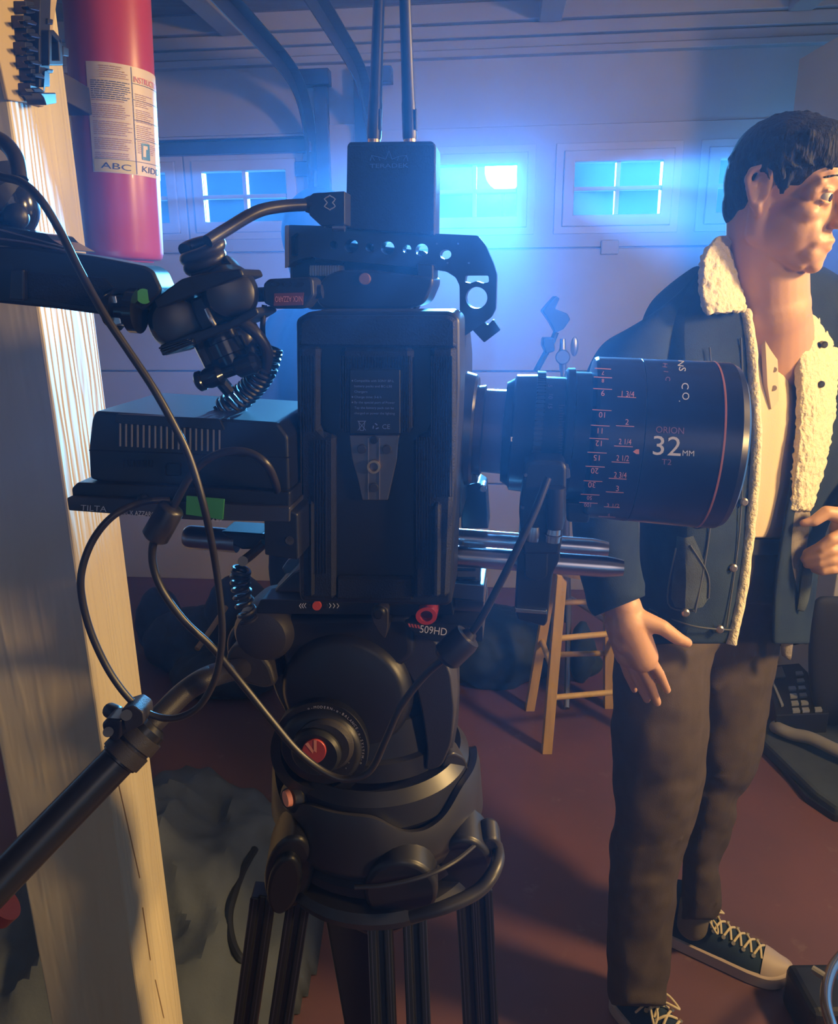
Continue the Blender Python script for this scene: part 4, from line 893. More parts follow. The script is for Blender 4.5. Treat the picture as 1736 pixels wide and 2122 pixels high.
# lock knob at the left of the crown
MB().lathe(P(632, 1642, .53), P(597, 1655, .515), [(0, .008), (.3, .012), (.8, .012), (.95, .0085), (1, .008)], 28).build('lock_knob', TB, tp, smooth=True)
MB().lathe(P(600, 1653, .512), P(591, 1656, .510), [(0, .0066), (1, .0060)], 28).build('knob_sticker', ORG, tp, smooth=True, label='red round sticker')
# shield lug, right rear, catching the lamp
pl_ = Plane(P(950, 1610, .55), -25, 0, 20)
MB().prism(pl_, rnd([(921, 1572), (940, 1560), (964, 1572), (975, 1610), (960, 1640), (918, 1640), (914, 1600)], 8), 0, -.018).build('shield_lug', TB, tp, bevel=.003, seg=3, smooth=True)
def leg(x1, y1, Y1, x2, y2, Y2, w, gap):
    a = P(x1, y1, Y1); q = P(x2, y2, Y2); d = (q - a); b = a + d * (a.z / -d.z); d = (b - a).normalized()
    side = d.cross(V3((0, 1, 0))).normalized() * -1; fw = d.cross(side)
    lg = None
    for s in (-1, 1):
        mb = MB(); c = side * (s * gap); h = w / 2
        prof = [(-h, -h), (-h * .3, -h), (-h * .25, -h * .7), (h * .25, -h * .7), (h * .3, -h), (h, -h), (h, h), (-h, h)]
        mb.ring([[p + c + side * u + fw * v for u, v in prof] for p in (a, a + (b - a) * .97)])
        o = mb.build('leg_tube' if lg else 'leg', HB, lg or tp, bevel=.0012)
        lg = lg or o
    g = MB()
    for s in (-1, 1):
        for e in (-.35, .35):
            p0 = a + side * (s * gap + e * w) - fw * (w / 2 + .0003); p1 = b + (p0 - a); r_ = side * .0005
            g.add([p0 - r_, p0 + r_, p1 + r_, p1 - r_], [(0, 1, 2, 3)])
    for s in (-1, 1):
        p0 = a + side * (s * (gap + w / 2) * .99) - fw * (w / 2 + .0004); p1 = b + (p0 - a)
        g.add([p0 - side * .0004, p0 + side * .0004, p1 + side * .0004, p1 - side * .0004], [(0, 1, 2, 3)])
    g.build('leg_scribe', mat('leg_edge', (.10, .10, .13), .3, .6), lg)
    MB().box(a + d * .42, (.04, .016, .02)).build('leg_brace', BP, lg, bevel=.003)
    MB().lathe((b.x, b.y, .03), (b.x, b.y, 0), [(0, .022), (.7, .03), (1, .026)], 24).build('leg_foot', RUB, lg, smooth=True)
leg(585, 1850, .535, 545, 2122, .53, .020, .015)
leg(822, 1860, .53, 832, 2122, .50, .020, .0145)
lsx = P(720, 1960, .62); MB().ring([[V3((P(x, y, .60).x, .60 + e_, P(x, y, .60).z)) for x, e_ in ((xa, 0), (xb, 0), (xb, .03), (xa, .03))] for y, xa, xb in ((1900, 672, 770), (2000, 690, 775), (2122, 712, 790), (2500, 760, 835))]).build('spreader_arm', HB, tp, bevel=.003)
leg(980, 1830, .56, 995, 2122, .55, .020, .006)
# ================================================================== background things, stool, person
CANV = mat('canvas_cloth', (.105, .125, .15), .85, noise_s=4, col2=(.06, .075, .095), bump=.3, bump_s=60)
mb = MB(); nx, ny = 70, 80; vs = []
def hz(x, y):
    dx = (x + .60) / .36; dy = (y - 1.42) / .46; r = dx * dx + dy * dy
    b_ = max(0, 1 - r) ** .42
    n1 = noise.noise(V3((x * 3.2, y * 3.2, 1))); n2 = abs(noise.noise(V3((x * 7 + 3, y * 5, 4)))); n3 = abs(noise.noise(V3((x * 15 + y * 8, y * 11, 9))))
    return max(0.004, b_ * (.30 + .12 * n1 - .12 * n2 - .035 * n3 + .10 * (y - 1.3)))
for j in range(ny + 1):
    for i in range(nx + 1):
        x = -1.0 + .80 * i / nx; y = .98 + 1.08 * j / ny; vs.append(V3((x, y, hz(x, y))))
fs = [(j * (nx + 1) + i, j * (nx + 1) + i + 1, (j + 1) * (nx + 1) + i + 1, (j + 1) * (nx + 1) + i) for j in range(ny) for i in range(nx)
      if max(vs[k].z for k in (j * (nx + 1) + i, j * (nx + 1) + i + 1, (j + 1) * (nx + 1) + i + 1, (j + 1) * (nx + 1) + i)) > .0045]
mb.add(vs, fs)
cv = thing('canvas_sheet', (-.6, 1.5, 0), 'crumpled grey canvas sheet heaped on the floor beside the wooden post', 'cloth')
o = mb.build('sheet', CANV, cv, smooth=True)
md = o.modifiers.new('thick', 'SOLIDIFY'); md.thickness = .003
def hitc(px, py):
    r_ = ray(px, py); t_ = .6
    while t_ < 4:
        p_ = CAM + r_ * t_
        if p_.z < hz(p_.x, p_.y) + .004: return p_
        t_ += .004
    return p_
MB().tube([hitc(x, y) for x, y in ((528, 1760), (505, 1800), (486, 1850), (474, 1900), (480, 1950), (496, 1985), (508, 1990))], .009, 8, 8).build('strap', BP, cv, smooth=True)
# dark figure behind the camera
DK = mat('navy_hoodie', (.012, .014, .024), .9, bump=.2, bump_s=40)
dp = thing('person', P(700, 1500, 2.05) * 1.0, 'person in dark clothes standing behind the camera rig, seen in silhouette', 'person')
Yd = 2.05
body = MB()
rows = [(575, 655, 705, Yd, .06), (620, 632, 728, Yd, .08), (650, 600, 790, Yd, .11), (690, 572, 830, Yd, .13), (750, 552, 850, Yd, .14), (850, 545, 858, Yd, .14), (960, 555, 850, Yd, .13), (1080, 560, 850, Yd, .12), (1180, 556, 856, Yd, .13), (1270, 570, 845, Yd, .12)]
loft(body, dense(lr(rows), 3), 28, 2.2)
for s_, pts in ((-1, [(596, 690), (560, 780), (520, 850)]), (1, [(812, 690), (850, 800), (880, 930)])):
    q = [P(x, y, Yd - .04 * i) for i, (x, y) in enumerate(pts)]
    for i in range(2): body.cap(q[i], q[i + 1], .062 - .008 * i, .055 - .008 * i)
body.cap(P(520, 850, Yd - .08), P(600, 930, Yd - .28), .046, .038); body.cap(P(880, 930, Yd - .08), P(800, 960, Yd - .28), .046, .038)
for i, x in enumerate((640, 770)):
    hip = P(x, 1250, Yd); knee = V3((hip.x, Yd - .02, .50)); ank = V3((hip.x, Yd + .02, .09))
    body.cap(hip, knee, .095, .065); body.cap(knee, ank, .065, .048); body.cap(ank + V3((0, .03, -.04)), ank + V3((0, -.13, -.055)), .042, .035)
body.cap(P(680, 620, Yd), P(672, 560, Yd), .058, .055)
hc = P(662, 505, Yd)
body.ell(hc, (.082, .098, .112)).ell(hc + V3((.0, -.03, -.05)), (.06, .07, .075))
for i, (x, y, Y_) in enumerate(((600, 930, Yd - .28), (800, 960, Yd - .28))):
    h0 = P(x, y, Y_); body.ell(h0 + V3((.03 * (1 - 2 * i), -.03, 0)), (.035, .045, .02))
    for k in range(4): body.cap(h0 + V3((.03 * (1 - 2 * i) + .018 * (k - 1.5), -.06, 0)), h0 + V3((.03 * (1 - 2 * i) + .020 * (k - 1.5), -.11, -.012)), .008, .006, 8)
    body.cap(h0 + V3((.05 * (1 - 2 * i), -.03, .01)), h0 + V3((.07 * (1 - 2 * i), -.075, .015)), .009, .007, 8)
body.build('body', DK, dp, remesh=.008, smo=3)
hr = MB().ell(hc + V3((0, .012, .022)), (.096, .108, .112)).ell(hc + V3((-.01, .04, -.05)), (.078, .07, .075)); hr.build('hair', mat('dark_hair', (.008, .009, .014), .6), dp, remesh=.007, smo=2)
# dark bags on the floor behind the rig
BAG = mat('dark_bag', (.018, .022, .032), .7, bump=.3, bump_s=50)
b1 = MB().ell(Fl(420, 1330, .10), (.24, .14, .14)).ell(Fl(330, 1290, .12), (.10, .10, .14)).ell(Fl(500, 1300, .16), (.14, .14, .22)).ell(Fl(470, 1390, .06), (.22, .16, .09))
b1 = b1.build('equipment_bag', BAG, remesh=.012, smo=3, disp=(.04, .12, 2)); tag(b1, 'dark slumped equipment bag on the floor left of the tripod head', 'bag')
wsx = thing('wooden_stick', Fl(430, 1340, .1), 'thin orange-brown wooden stick leaning on the dark bag', 'stick')
MB().tube([Fl(408, 1345, .22), Fl(440, 1300, .26), Fl(468, 1258, .30)], .010, 8, 3).build('stick', mat('orange_wood', (.40, .22, .10), .6), wsx, smooth=True)
TEAL = mat('teal_fabric', (.015, .035, .045), .8, bump=.3, bump_s=40)
b2 = MB().ell(Fl(1030, 1340, .12), (.17, .17, .17)).ell(Fl(1080, 1330, .12), (.15, .15, .15)).ell(Fl(985, 1360, .07), (.12, .14, .08))
b2 = b2.build('duffel_bag', TEAL, remesh=.012, smo=3, disp=(.05, .12, 2)); tag(b2, 'dark teal duffel bag on the floor behind the wooden stool', 'bag')
tc_ = MB().ell(Fl(1205, 1352, .12), (.05, .06, .13)).ell(Fl(1212, 1375, .04), (.07, .06, .05)).build('teal_bag', TEAL, remesh=.01, smo=3, disp=(.03, .08, 2)); tag(tc_, 'small dark teal bag on the floor, seen between the stool legs', 'bag')
mb = MB().tube([Fl(950, 1385, .03), Fl(985, 1375, .05), Fl(1010, 1380, .03), Fl(990, 1400, .02), Fl(960, 1395, .03)], .015, 8, 6).build('strap', BP, smooth=True); tag(mb, 'black strap lying on the red floor beside the duffel bag', 'strap')
# light stand with a grip head
ls = thing('light_stand', Fl(1172, 1375), 'steel light stand with a clamped black arm behind the stool', 'light stand')
SG = mat('stand_steel', (.32, .33, .36), .35, .9); bx = Fl(1172, 1375); 
MB().lathe((bx.x, bx.y, .18), P(1166, 745, bx.y), [(0, .014), (.5, .014), (.502, .011), (1, .009)], 20).build('column', SG, ls, smooth=True)
for k in range(3):
    a = radians(20 + 120 * k); e = V3((bx.x + .36 * cos(a), bx.y + .36 * sin(a), .012)); MB().tube([(bx.x, bx.y, .28), (bx.x + .06 * cos(a), bx.y + .06 * sin(a), .24), e], .010, 10, 4).build('leg', SG, ls, smooth=True)
gy = bx.y
MB().lathe(P(1166, 740, gy - .02), P(1166, 740, gy + .02), [(0, .022), (.1, .026), (.9, .026), (1, .022)], 24).build('grip_head', SG, ls, smooth=True)
MB().lathe(P(1166, 702, gy), P(1166, 770, gy), [(0, .010), (.3, .012), (.35, .015), (.6, .015), (1, .011)], 20).build('spigot', SG, ls, smooth=True)
MB().ell(P(1190, 718, gy), (.014, .008, .034)).build('wing_knob', SG, ls, smooth=True)
arm = MB().tube([P(1110, 770, gy), P(1125, 742, gy), P(1142, 712, gy), P(1152, 688, gy)], .011, 10, 4).build('arm', BP, ls, smooth=True)
G3 = Plane(P(1150, 650, gy), 0)
MB().prism(G3, rnd([(1124, 645), (1138, 628), (1152, 613), (1160, 618), (1150, 640), (1176, 650), (1182, 662), (1168, 682), (1152, 690), (1140, 668)], 3), .03, -.03).build('clamp', BP, ls, bevel=.005)
MB().prism(G3, rnd([(1126, 700), (1148, 700), (1150, 728), (1132, 734), (1124, 716)], 4), .025, -.025).build('clamp', BP, ls, bevel=.005)
# ------------------------------------------------------------------ stool
SW = mat('honey_wood', (.62, .40, .12), .5, noise_s=6, noise_amt=.2, stretch=(8, 8, 1), bump=.1, bump_s=30)
sc = V3((.545, 2.33, 0))
stl = thing('wooden_stool', sc, 'honey-coloured wooden bar stool behind the lens rods', 'stool')
f1 = Fl(1132, 1558); f2 = Fl(1097, 1470); f3 = Fl(1260, 1465); f4 = V3((f3.x + .05, f1.y + .02, 0))
f4 = Fl(1340, 1540)
feet = [f1, f2, f3, f4]; cx_ = sum(f.x for f in feet) / 4; cy_ = sum(f.y for f in feet) / 4
tops = [V3((cx_ + (f.x - cx_) * .62, cy_ + (f.y - cy_) * .62, .60)) for f in feet]
tops[0] = V3((P(1163, 1195, f1.y + .03).x, f1.y + .03, .60))
hw = .0155
for i, (f_, t_) in enumerate(zip(feet, tops)):
    t_ = t_; r0 = [f_ + V3((a * hw, b * hw, 0)) for a, b in ((-1, -1), (1, -1), (1, 1), (-1, 1))]; r1 = [t_ + V3((a * hw, b * hw, 0)) for a, b in ((-1, -1), (1, -1), (1, 1), (-1, 1))]
    MB().ring([r0, r1]).build('leg', SW, stl, bevel=.002)
def rail(i, j, z, r=.0095):
    a = feet[i].lerp(tops[i], z / .6); b = feet[j].lerp(tops[j], z / .6); MB().cone(a, b, r, seg=14).build('rung', SW, stl, smooth=True)
for i, j, z in ((0, 3, .19), (0, 3, .39), (1, 2, .22), (0, 1, .28), (2, 3, .28), (1, 2, .42)): rail(i, j, z)
sx = sum(t.x for t in tops) / 4; sy = sum(t.y for t in tops) / 4
MB().lathe((sx, sy, .595), (sx, sy, .635), [(0, .15), (.1, .165), (.85, .17), (1, .155)], 48).build('seat', SW, stl, smooth=True)
# ------------------------------------------------------------------ right hand clutter
oc = thing('office_chair', Fl(1725, 1560), 'black rounded chair back at the right edge behind the standing man', 'chair')
Yc = 2.24
mb = MB(); loft(mb, dense(lr([(1235, 1700, 1740, Yc, .02), (1250, 1684, 1765, Yc, .035), (1300, 1676, 1800, Yc, .045), (1400, 1674, 1830, Yc, .05), (1480, 1690, 1840, Yc, .05), (1505, 1720, 1830, Yc, .03)]), 3), 24, 2.6)
mb.build('backrest', BAG, oc, smooth=True, sub=1)
b_ = Fl(1830, 1500); MB().box((b_.x + .03, Yc - .20, .44), (.2, .18, .035)).build('seat', BAG, oc, bevel=.02, seg=3)
MB().cone((b_.x + .03, Yc - .15, .42), (b_.x + .03, Yc - .15, .08), .025).build('column', BP, oc, smooth=True)
for k in range(5):
    a = 2 * pi * k / 5 + .3; MB().tube([(b_.x + .03, Yc - .15, .09), (b_.x + .03 + .24 * cos(a), Yc - .15 + .24 * sin(a), .05)], .018, 8, 1).build('foot', BP, oc)
# pedal board with pale keys
kb_ = thing('keypad_case', Fl(1640, 1440), 'black case with rows of small pale keys on the floor behind the man', 'case')
TRp = Plane(Fl(1640, 1480, .10), 0, 0)
def flz(x, y, z): return Fl(x, y, z)
def slabz(pts, z0, z1, name, m, par, bev=.003):
    t_ = [Fl(x, y, z1) for x, y in pts]; b2_ = [V3((p.x, p.y, z0)) for p in t_]; k = len(pts)
    return MB().add(t_ + b2_, [tuple(range(k)), tuple(range(2 * k - 1, k - 1, -1))] + [((i + 1) % k, i, i + k, (i + 1) % k + k) for i in range(k)]).build(name, m, par, bevel=bev)
slabz([(1585, 1380), (1680, 1372), (1718, 1478), (1608, 1482)], 0, .12, 'shell', BP, kb_)
PK = mat('pale_key', (.22, .24, .28), .6)
for r_ in range(6):
    for c_ in range(3):
        x = 1628 + c_ * 26 + r_ * 2.6 - 6 * (c_ > 0); y = 1392 + r_ * 15 + c_ * -1
        if r_ < 2 and c_ == 0: continue
        slabz([(x, y), (x + 14, y - 1), (x + 17, y + 6), (x + 2, y + 7)], .12, .128, 'key', PK, kb_, .0008)
slabz([(1598, 1384), (1620, 1380), (1628, 1402), (1600, 1404)], .12, .128, 'lid', mat('grey_lid', (.12, .13, .15), .5), kb_, .002)
slabz([(1597, 1408), (1601, 1407), (1624, 1460), (1619, 1462)], .12, .127, 'trim', PK, kb_, .0008)
# folded pad and hose
MATT = mat('slate_pad', (.045, .06, .07), .8, noise_s=10, noise_amt=.3, bump=.3, bump_s=80)
pad = thing('floor_pad', Fl(1670, 1600), 'slate grey padded mat on the floor at the right edge', 'mat')
slabz(rnd([(1590, 1490), (1610, 1478), (1700, 1490), (1800, 1520), (1800, 1670), (1735, 1672), (1690, 1640), (1578, 1530)], 10), .0, .05, 'mat', MATT, pad, .012)
slabz(rnd([(1574, 1532), (1590, 1520), (1690, 1628), (1735, 1655), (1800, 1660), (1800, 1690), (1730, 1690), (1670, 1650)], 6), .0, .022, 'mat_edge', BP, pad, .004)
rb = MB().tube([Fl(1606, 1506, .07), Fl(1618, 1512, .08), Fl(1644, 1522, .08), Fl(1680, 1530, .09), Fl(1736, 1556, .09), Fl(1820, 1590, .09)], .020, 14, 6).build('foam_tube', mat('grey_foam', (.22, .21, .20), .8), smooth=True); tag(rb, 'pale grey foam tube lying across the slate mat', 'tube')
# chrome hoop bottom right
hp_ = thing('chrome_frame', Fl(1720, 2080), 'curved chrome tube frame with a grey peg in the bottom right corner', 'frame')
MB().tube([Fl(1790, 1935, .25), Fl(1736, 1990, .25), Fl(1716, 2030, .25), Fl(1711, 2075, .25), Fl(1722, 2122, .25), Fl(1745, 2170, .25), Fl(1800, 2200, .22)], .0095, 16, 8).build('hoop', STEEL, hp_, smooth=True)
MB().tube([Fl(1683, 2008, .25), Fl(1712, 2026, .25)], .007, 10, 2).build('peg', mat('peg_grey', (.2, .19, .18), .7), hp_, smooth=True)
MB().box(Fl(1700, 2085, .05), (.05, .06, .05)).build('caster', BP, hp_, bevel=.015, seg=3)
MB().cone(V3((Fl(1722, 2122, .25).x, Fl(1722, 2122, .25).y, .25)), V3((Fl(1722, 2122, .25).x, Fl(1722, 2122, .25).y, 0)), .008).build('upright', STEEL, hp_, smooth=True)
# ================================================================== man on the right
man = thing('person', Fl(1430, 2050), 'young man in a fleece-lined denim jacket standing beside the camera lens, looking right', 'person')
SKIN = mat('skin', (.56, .31, .19), .5, noise_s=20, noise_amt=.08, sss=.06, bump=.05, bump_s=250)
DEN = mat('dark_denim', (.009, .018, .042), .85, noise_s=7, col2=(.026, .042, .062), bump=.35, bump_s=900, spec=.12)
DEN2 = mat('faded_denim', (.05, .068, .075), .9, noise_s=25, noise_amt=.5, bump=.3, bump_s=500)
FLC = mat('cream_fleece', (.66, .58, .42), .95, bump=1.0, bump_s=170, sheen=.3)
SHT = mat('cream_shirt', (.58, .46, .30), .8, bump=.1, bump_s=400)
PNT = mat('brown_trousers', (.080, .060, .038), .85, spec=.12, noise_s=30, noise_amt=.15, bump=.25, bump_s=700)
HAIR = mat('black_hair', (.006, .008, .014), .72, spec=.25, bump=1.0, bump_s=220, stretch=(1, 1, .25))
def PJ(px, py, Y): return P(px, py, Y + max(-.06, (px - 1540) * .0005))   # the chest is turned to the right
# --- body: one continuous figure
hd_c = P(1622, 403, 1.20)          # between the ears, eye height
HSC = .93
fyaw = radians(-43); hpit = radians(8)
fx = V3((cos(fyaw) * cos(hpit), sin(fyaw) * cos(hpit), -sin(hpit))); fy = V3((-sin(fyaw), cos(fyaw), 0)); fz = fx.cross(fy)
HM = Matrix((fx, fy, fz)).transposed()
def Hd(x, y, z): return hd_c + HM @ (V3((x, y, z)) * HSC)
bd = MB()
def he(x, y, z, r, par=None): bd.ell(Hd(x, y, z), [q * HSC for q in r], HM, 28, 18)
# skull and face
he(-.008, 0, .034, (.080, .073, .070)); he(-.024, 0, .005, (.062, .068, .07)); he(.028, 0, .034, (.058, .062, .050))
he(.028, 0, -.028, (.055, .055, .062)); he(.022, 0, -.055, (.055, .050, .045)); he(.058, 0, -.080, (.028, .032, .026)); he(.070, 0, -.096, (.015, .018, .014))
for s in (-1, 1):
    bd.cap(Hd(-.008, s * .050, -.062), Hd(.056, s * .018, -.096), .014, .012)
    he(.022, s * .026, -.045, (.052, .036, .050)); bd.cap(Hd(-.012, s * .062, .0), Hd(-.008, s * .052, -.060), .013, .014)
    he(.046, s * .040, -.024, (.028, .022, .018)); he(.056, s * .026, -.048, (.022, .020, .026)); bd.cap(Hd(.082, s * .012, .019), Hd(.064, s * .046, .018), .0075, .0075)
    he(.056, s * .036, .006, (.016, .020, .020))
    he(.0925, s * .0115, -.037, (.009, .0065, .0065))
    he(.0735, s * .031, .0075, (.0095, .0150, .0042)); he(.0725, s * .031, -.0085, (.0095, .0150, .0046))
bd.cap(Hd(.082, 0, .008), Hd(.106, 0, -.030), .0068, .0095); bd.cap(Hd(.078, 0, -.028), Hd(.098, 0, -.036), .012, .008)
he(.070, 0, .026, (.020, .044, .020)); he(.066, 0, -.058, (.022, .027, .020))
for s in (-1, 1):
    he(.062, s * .016, -.080, (.020, .018, .018)); he(.064, s * .020, -.062, (.019, .014, .016)); bd.cap(Hd(.0800, s * .021, -.0640), Hd(.0885, s * .003, -.0590), .0032, .0044)
    bd.cap(Hd(.0790, s * .019, -.0665), Hd(.0870, 0, -.0710), .0034, .0050)
nb = P(1590, 640, 1.235)
bd.cap(Hd(-.018, 0, -.03), nb, .056, .060); bd.cap(nb, P(1570, 720, 1.31), .062, .09)
# trunk, limbs (inside the clothes)
bd.ell(P(1550, 800, 1.36), (.13, .065, .17)).ell(P(1530, 1000, 1.36), (.12, .065, .17)).ell(P(1500, 1160, 1.37), (.10, .05, .12))
J = lambda x, y, Y: P(x, y, Y)
hipR, kneR, ankR = J(1395, 1230, 1.27), J(1365, 1680, 1.21), J(1325, 2010, 1.225)
hipL, kneL, ankL = J(1510, 1230, 1.36), J(1470, 1640, 1.37), J(1432, 1915, 1.385)
for a, b, c in ((hipR, kneR, ankR), (hipL, kneL, ankL)): bd.cap(a, b, .068, .034); bd.cap(b, c, .031, .024)
shR, elR, wrR = J(1352, 742, 1.24), J(1238, 1010, 1.09), J(1285, 1255, 1.05)
bd.cap(J(1540, 730, 1.31), shR, .038, .034); bd.cap(shR, elR, .042, .036); bd.cap(elR, wrR, .036, .026)
shL, elL, wrL = J(1790, 700, 1.44), J(1850, 950, 1.36), J(1752, 1098, 1.28)
bd.cap(J(1560, 730, 1.33), shL, .04, .034); bd.cap(shL, elL, .040, .036); bd.cap(elL, wrL, .036, .026)
# right hand, hanging, thumb out to the right
yh = 1.045
bd.cap(J(1292, 1258, yh), J(1304, 1318, yh), .026, .030); bd.cap(J(1300, 1290, yh - .006), J(1330, 1360, yh - .008), .028, .024); bd.cap(J(1282, 1290, yh + .01), J(1302, 1355, yh + .006), .022, .021)
for (p, q, r3, r4) in (((1342, 1358), (1366, 1396), (1382, 1430), .0080), ((1324, 1370), (1346, 1416), (1362, 1456), .0083), ((1305, 1370), (1324, 1414), (1340, 1450), .0080), ((1288, 1358), (1300, 1396), (1314, 1430), .0072)):
    k = (p[0] - 1288) / 54; dy = .032 * (1 - k)
    a, b, c = J(*p, yh - .01 + dy), J(*q, yh - .008 + dy), J(*r3, yh + .004 + dy)
    bd.cap(a, b, r4 * 1.08, r4, 12); bd.cap(b, c, r4, r4 * .78, 12)
bd.cap(J(1318, 1282, yh - .01), J(1372, 1300, yh - .02), .017, .0115); bd.cap(J(1372, 1300, yh - .02), J(1402, 1322, yh - .02), .0112, .0100); bd.cap(J(1402, 1322, yh - .02), J(1424, 1332, yh - .016), .0098, .0075)
# left hand pinching the jacket edge
yl = 1.22
bd.cap(wrL, J(1756, 1112, yl + .02), .026, .028); bd.cap(J(1750, 1098, yl + .02), J(1752, 1160, yl), .024, .022)
bd.cap(J(1748, 1070, yl), J(1712, 1062, yl - .005), .015, .0115); bd.cap(J(1712, 1062, yl - .005), J(1686, 1080, yl - .008), .0112, .0095); bd.cap(J(1686, 1080, yl - .008), J(1664, 1084, yl - .006), .0088, .0065)
for y0, x1, y1, x2, y2, x3, y3, r_ in ((1105, 1722, 1118, 1700, 1134, 1672, 1146, .0098), (1136, 1722, 1142, 1698, 1152, 1666, 1158, .0090), (1158, 1722, 1160, 1698, 1168, 1672, 1170, .0090), (1178, 1724, 1180, 1704, 1184, 1686, 1180, .0080)):
    a, b, c, d_ = J(1748, y0, yl), J(x1, y1, yl - .01), J(x2, y2, yl - .008), J(x3, y3, yl + .002)
    bd.cap(a, b, r_ * 1.15, r_ * 1.05, 12); bd.cap(b, c, r_ * 1.05, r_, 12); bd.cap(c, d_, r_, r_ * .8, 12)
# ears
for s in (-1, 1):
    pts = [(-.006, .072, -.026), (-.013, .079, -.020), (-.020, .085, -.002), (-.026, .088, .014), (-.022, .088, .026), (-.010, .085, .031), (.001, .079, .024), (.002, .074, .010)]
    for i in range(len(pts) - 1): bd.cap(Hd(pts[i][0], s * pts[i][1], pts[i][2]), Hd(pts[i + 1][0], s * pts[i + 1][1], pts[i + 1][2]), .0050, .0050, 8)
    he(-.008, s * .073, .004, (.016, .0065, .027)); bd.cap(Hd(-.006, s * .075, -.022), Hd(-.004, s * .071, -.030), .007, .006, 10)
    for a, b in (((-.012, .081, -.012), (-.016, .083, .010)), ((-.016, .083, .010), (-.006, .080, .020)), ((.004, .074, .000), (.003, .073, -.010))): bd.cap(Hd(a[0], s * a[1], a[2]), Hd(b[0], s * b[1], b[2]), .0032, .0032, 8)
bd.build('body', SKIN, man, remesh=.0028, smo=5)
EW = mat('eye_white', (.55, .5, .46), .2, spec=.6); EI = mat('iris', (.03, .015, .01), .15, spec=.7)
for s in (-1, 1):
    e_ = MB().ell(Hd(.0700, s * .031, -.0005), (.0112,) * 3).build('eye', EW, man, smooth=True)
    dv = (HM @ V3((1, -.05, -.12))).normalized(); c = Hd(.0690, s * .031, -.0005)
    MB().lathe(c + dv * .0098, c + dv * .0123, [(0, .0062), (.6, .0050), (1, .001)], 20).build('iris', EI, e_, smooth=True)
    br = MB()
    br.tube([Hd(.0880 - .016 * u * u - .004 * u, s * (.012 + .036 * u), .0235 + .005 * sin(u * pi)) for u in (0, .25, .5, .75, 1)], lambda t: .0034 - .0020 * t, 8, 4)
    br.build('eyebrow', HAIR, man, smooth=True)
# hair
hr = MB()
def hh(x, y, z, r): hr.ell(Hd(x, y, z), [q * HSC for q in r], HM, 28, 18)
hh(-.004, 0, .048, (.085, .083, .066)); hh(-.028, 0, .020, (.064, .077, .068)); hh(.026, 0, .062, (.066, .072, .046)); hh(-.050, 0, -.014, (.036, .060, .048)); hh(-.036, 0, -.004, (.040, .070, .044)); hh(.050, 0, .054, (.042, .062, .028))
random.seed(5)
def lock(p, d, L_, r_):
    """a curved tapering lock of hair lying along the head"""
    a = V3(p); dd = V3(d).normalized()
    for q in range(3):
        b = a + dd * (L_ / 3); c_ = V3((-.003, 0, .02)); out = (b - c_); rr = sqrt((out.x / .088) ** 2 + (out.y / .086) ** 2 + (out.z / .082) ** 2)
        if rr > 1.03: b = c_ + out / rr * 1.03
        hr.cap(Hd(*a), Hd(*b), r_ * (1 - .22 * q), r_ * (1 - .22 * (q + 1)), 7); a = b
for k in range(420):                     # crown and sides, combed forward and down
    th = random.uniform(-pi, pi); ph = random.uniform(.15, 1.75); x = -.003 + .085 * sin(ph) * cos(th); y = .084 * sin(ph) * sin(th); z = .030 + .082 * cos(ph)
    if x > .045 and z < .055: continue
    if x > -.02 and z < .012: continue
    if -.035 < x < .02 and z < .035 and abs(y) > .06: continue
    lock((x, y, z), (random.uniform(.1, .9), y * 4 + random.uniform(-.3, .3), -.15 - .8 * (ph / 1.6) ** 2 if x < .02 else -.05), random.uniform(.022, .040), random.uniform(.0032, .0060))
for k in range(16):                      # fringe
    y = -.064 + k * .0086; x = .086 - abs(y) * abs(y) * 5.0; lock((x - .026, y, .078), (.75, random.uniform(-.25, .25), -.75), .046 + random.uniform(-.006, .008), .0075)
for s in (-1, 1):                        # sideburns and nape
    for q in range(4): lock((.012 + q * .005, s * .070, .040), (.08, s * .02, -1), .046 - abs(q - 1.5) * .008, .0055)
    for q in range(7): lock((-.066 + q * .008, s * (.038 + q * .0035), -.010), (.12, s * .04, -1), .040, .006)
hr.build('hair', HAIR, man, remesh=.0026, smo=1)
# trousers
tr_ = MB()
near = [(1150, 1390, 1545, 1.35, .07), (1250, 1350, 1520, 1.33, .085), (1320, 1300, 1496, 1.27, .09), (1370, 1272, 1480, 1.22, .095), (1500, 1269, 1470, 1.20, .095), (1600, 1271, 1465, 1.20, .09), (1680, 1272, 1450, 1.195, .086), (1740, 1263, 1428, 1.20, .082), (1800, 1259, 1408, 1.205, .080), (1870, 1258, 1400, 1.21, .078), (1960, 1256, 1390, 1.21, .076), (2040, 1258, 1382, 1.20, .072), (2085, 1264, 1378, 1.19, .066)]
far = [(1150, 1430, 1616, 1.37, .10), (1300, 1420, 1615, 1.375, .10), (1400, 1425, 1606, 1.38, .10), (1480, 1430, 1596, 1.38, .10), (1580, 1440, 1573, 1.37, .09), (1620, 1440, 1557, 1.365, .088), (1655, 1432, 1529, 1.365, .08), (1695, 1428, 1523, 1.365, .078), (1740, 1420, 1510, 1.37, .078), (1790, 1414, 1489, 1.375, .074), (1830, 1414, 1496, 1.375, .072), (1880, 1414, 1494, 1.375, .066), (1906, 1410, 1480, 1.375, .062)]
def foldN(sd, amp):
    return lambda i, th: amp * (noise.noise(V3((cos(th) * 1.2 + sd, sin(th) * 1.2, i * .28))) + .5 * noise.noise(V3((cos(th) * 2.4, sin(th) * 2.4 + sd, i * .6))))
loft(tr_, dense(lr(near), 4), 36, 2.2, fold=foldN(2, .08)); loft(tr_, dense(lr(far), 4), 36, 2.2, fold=foldN(9, .075))
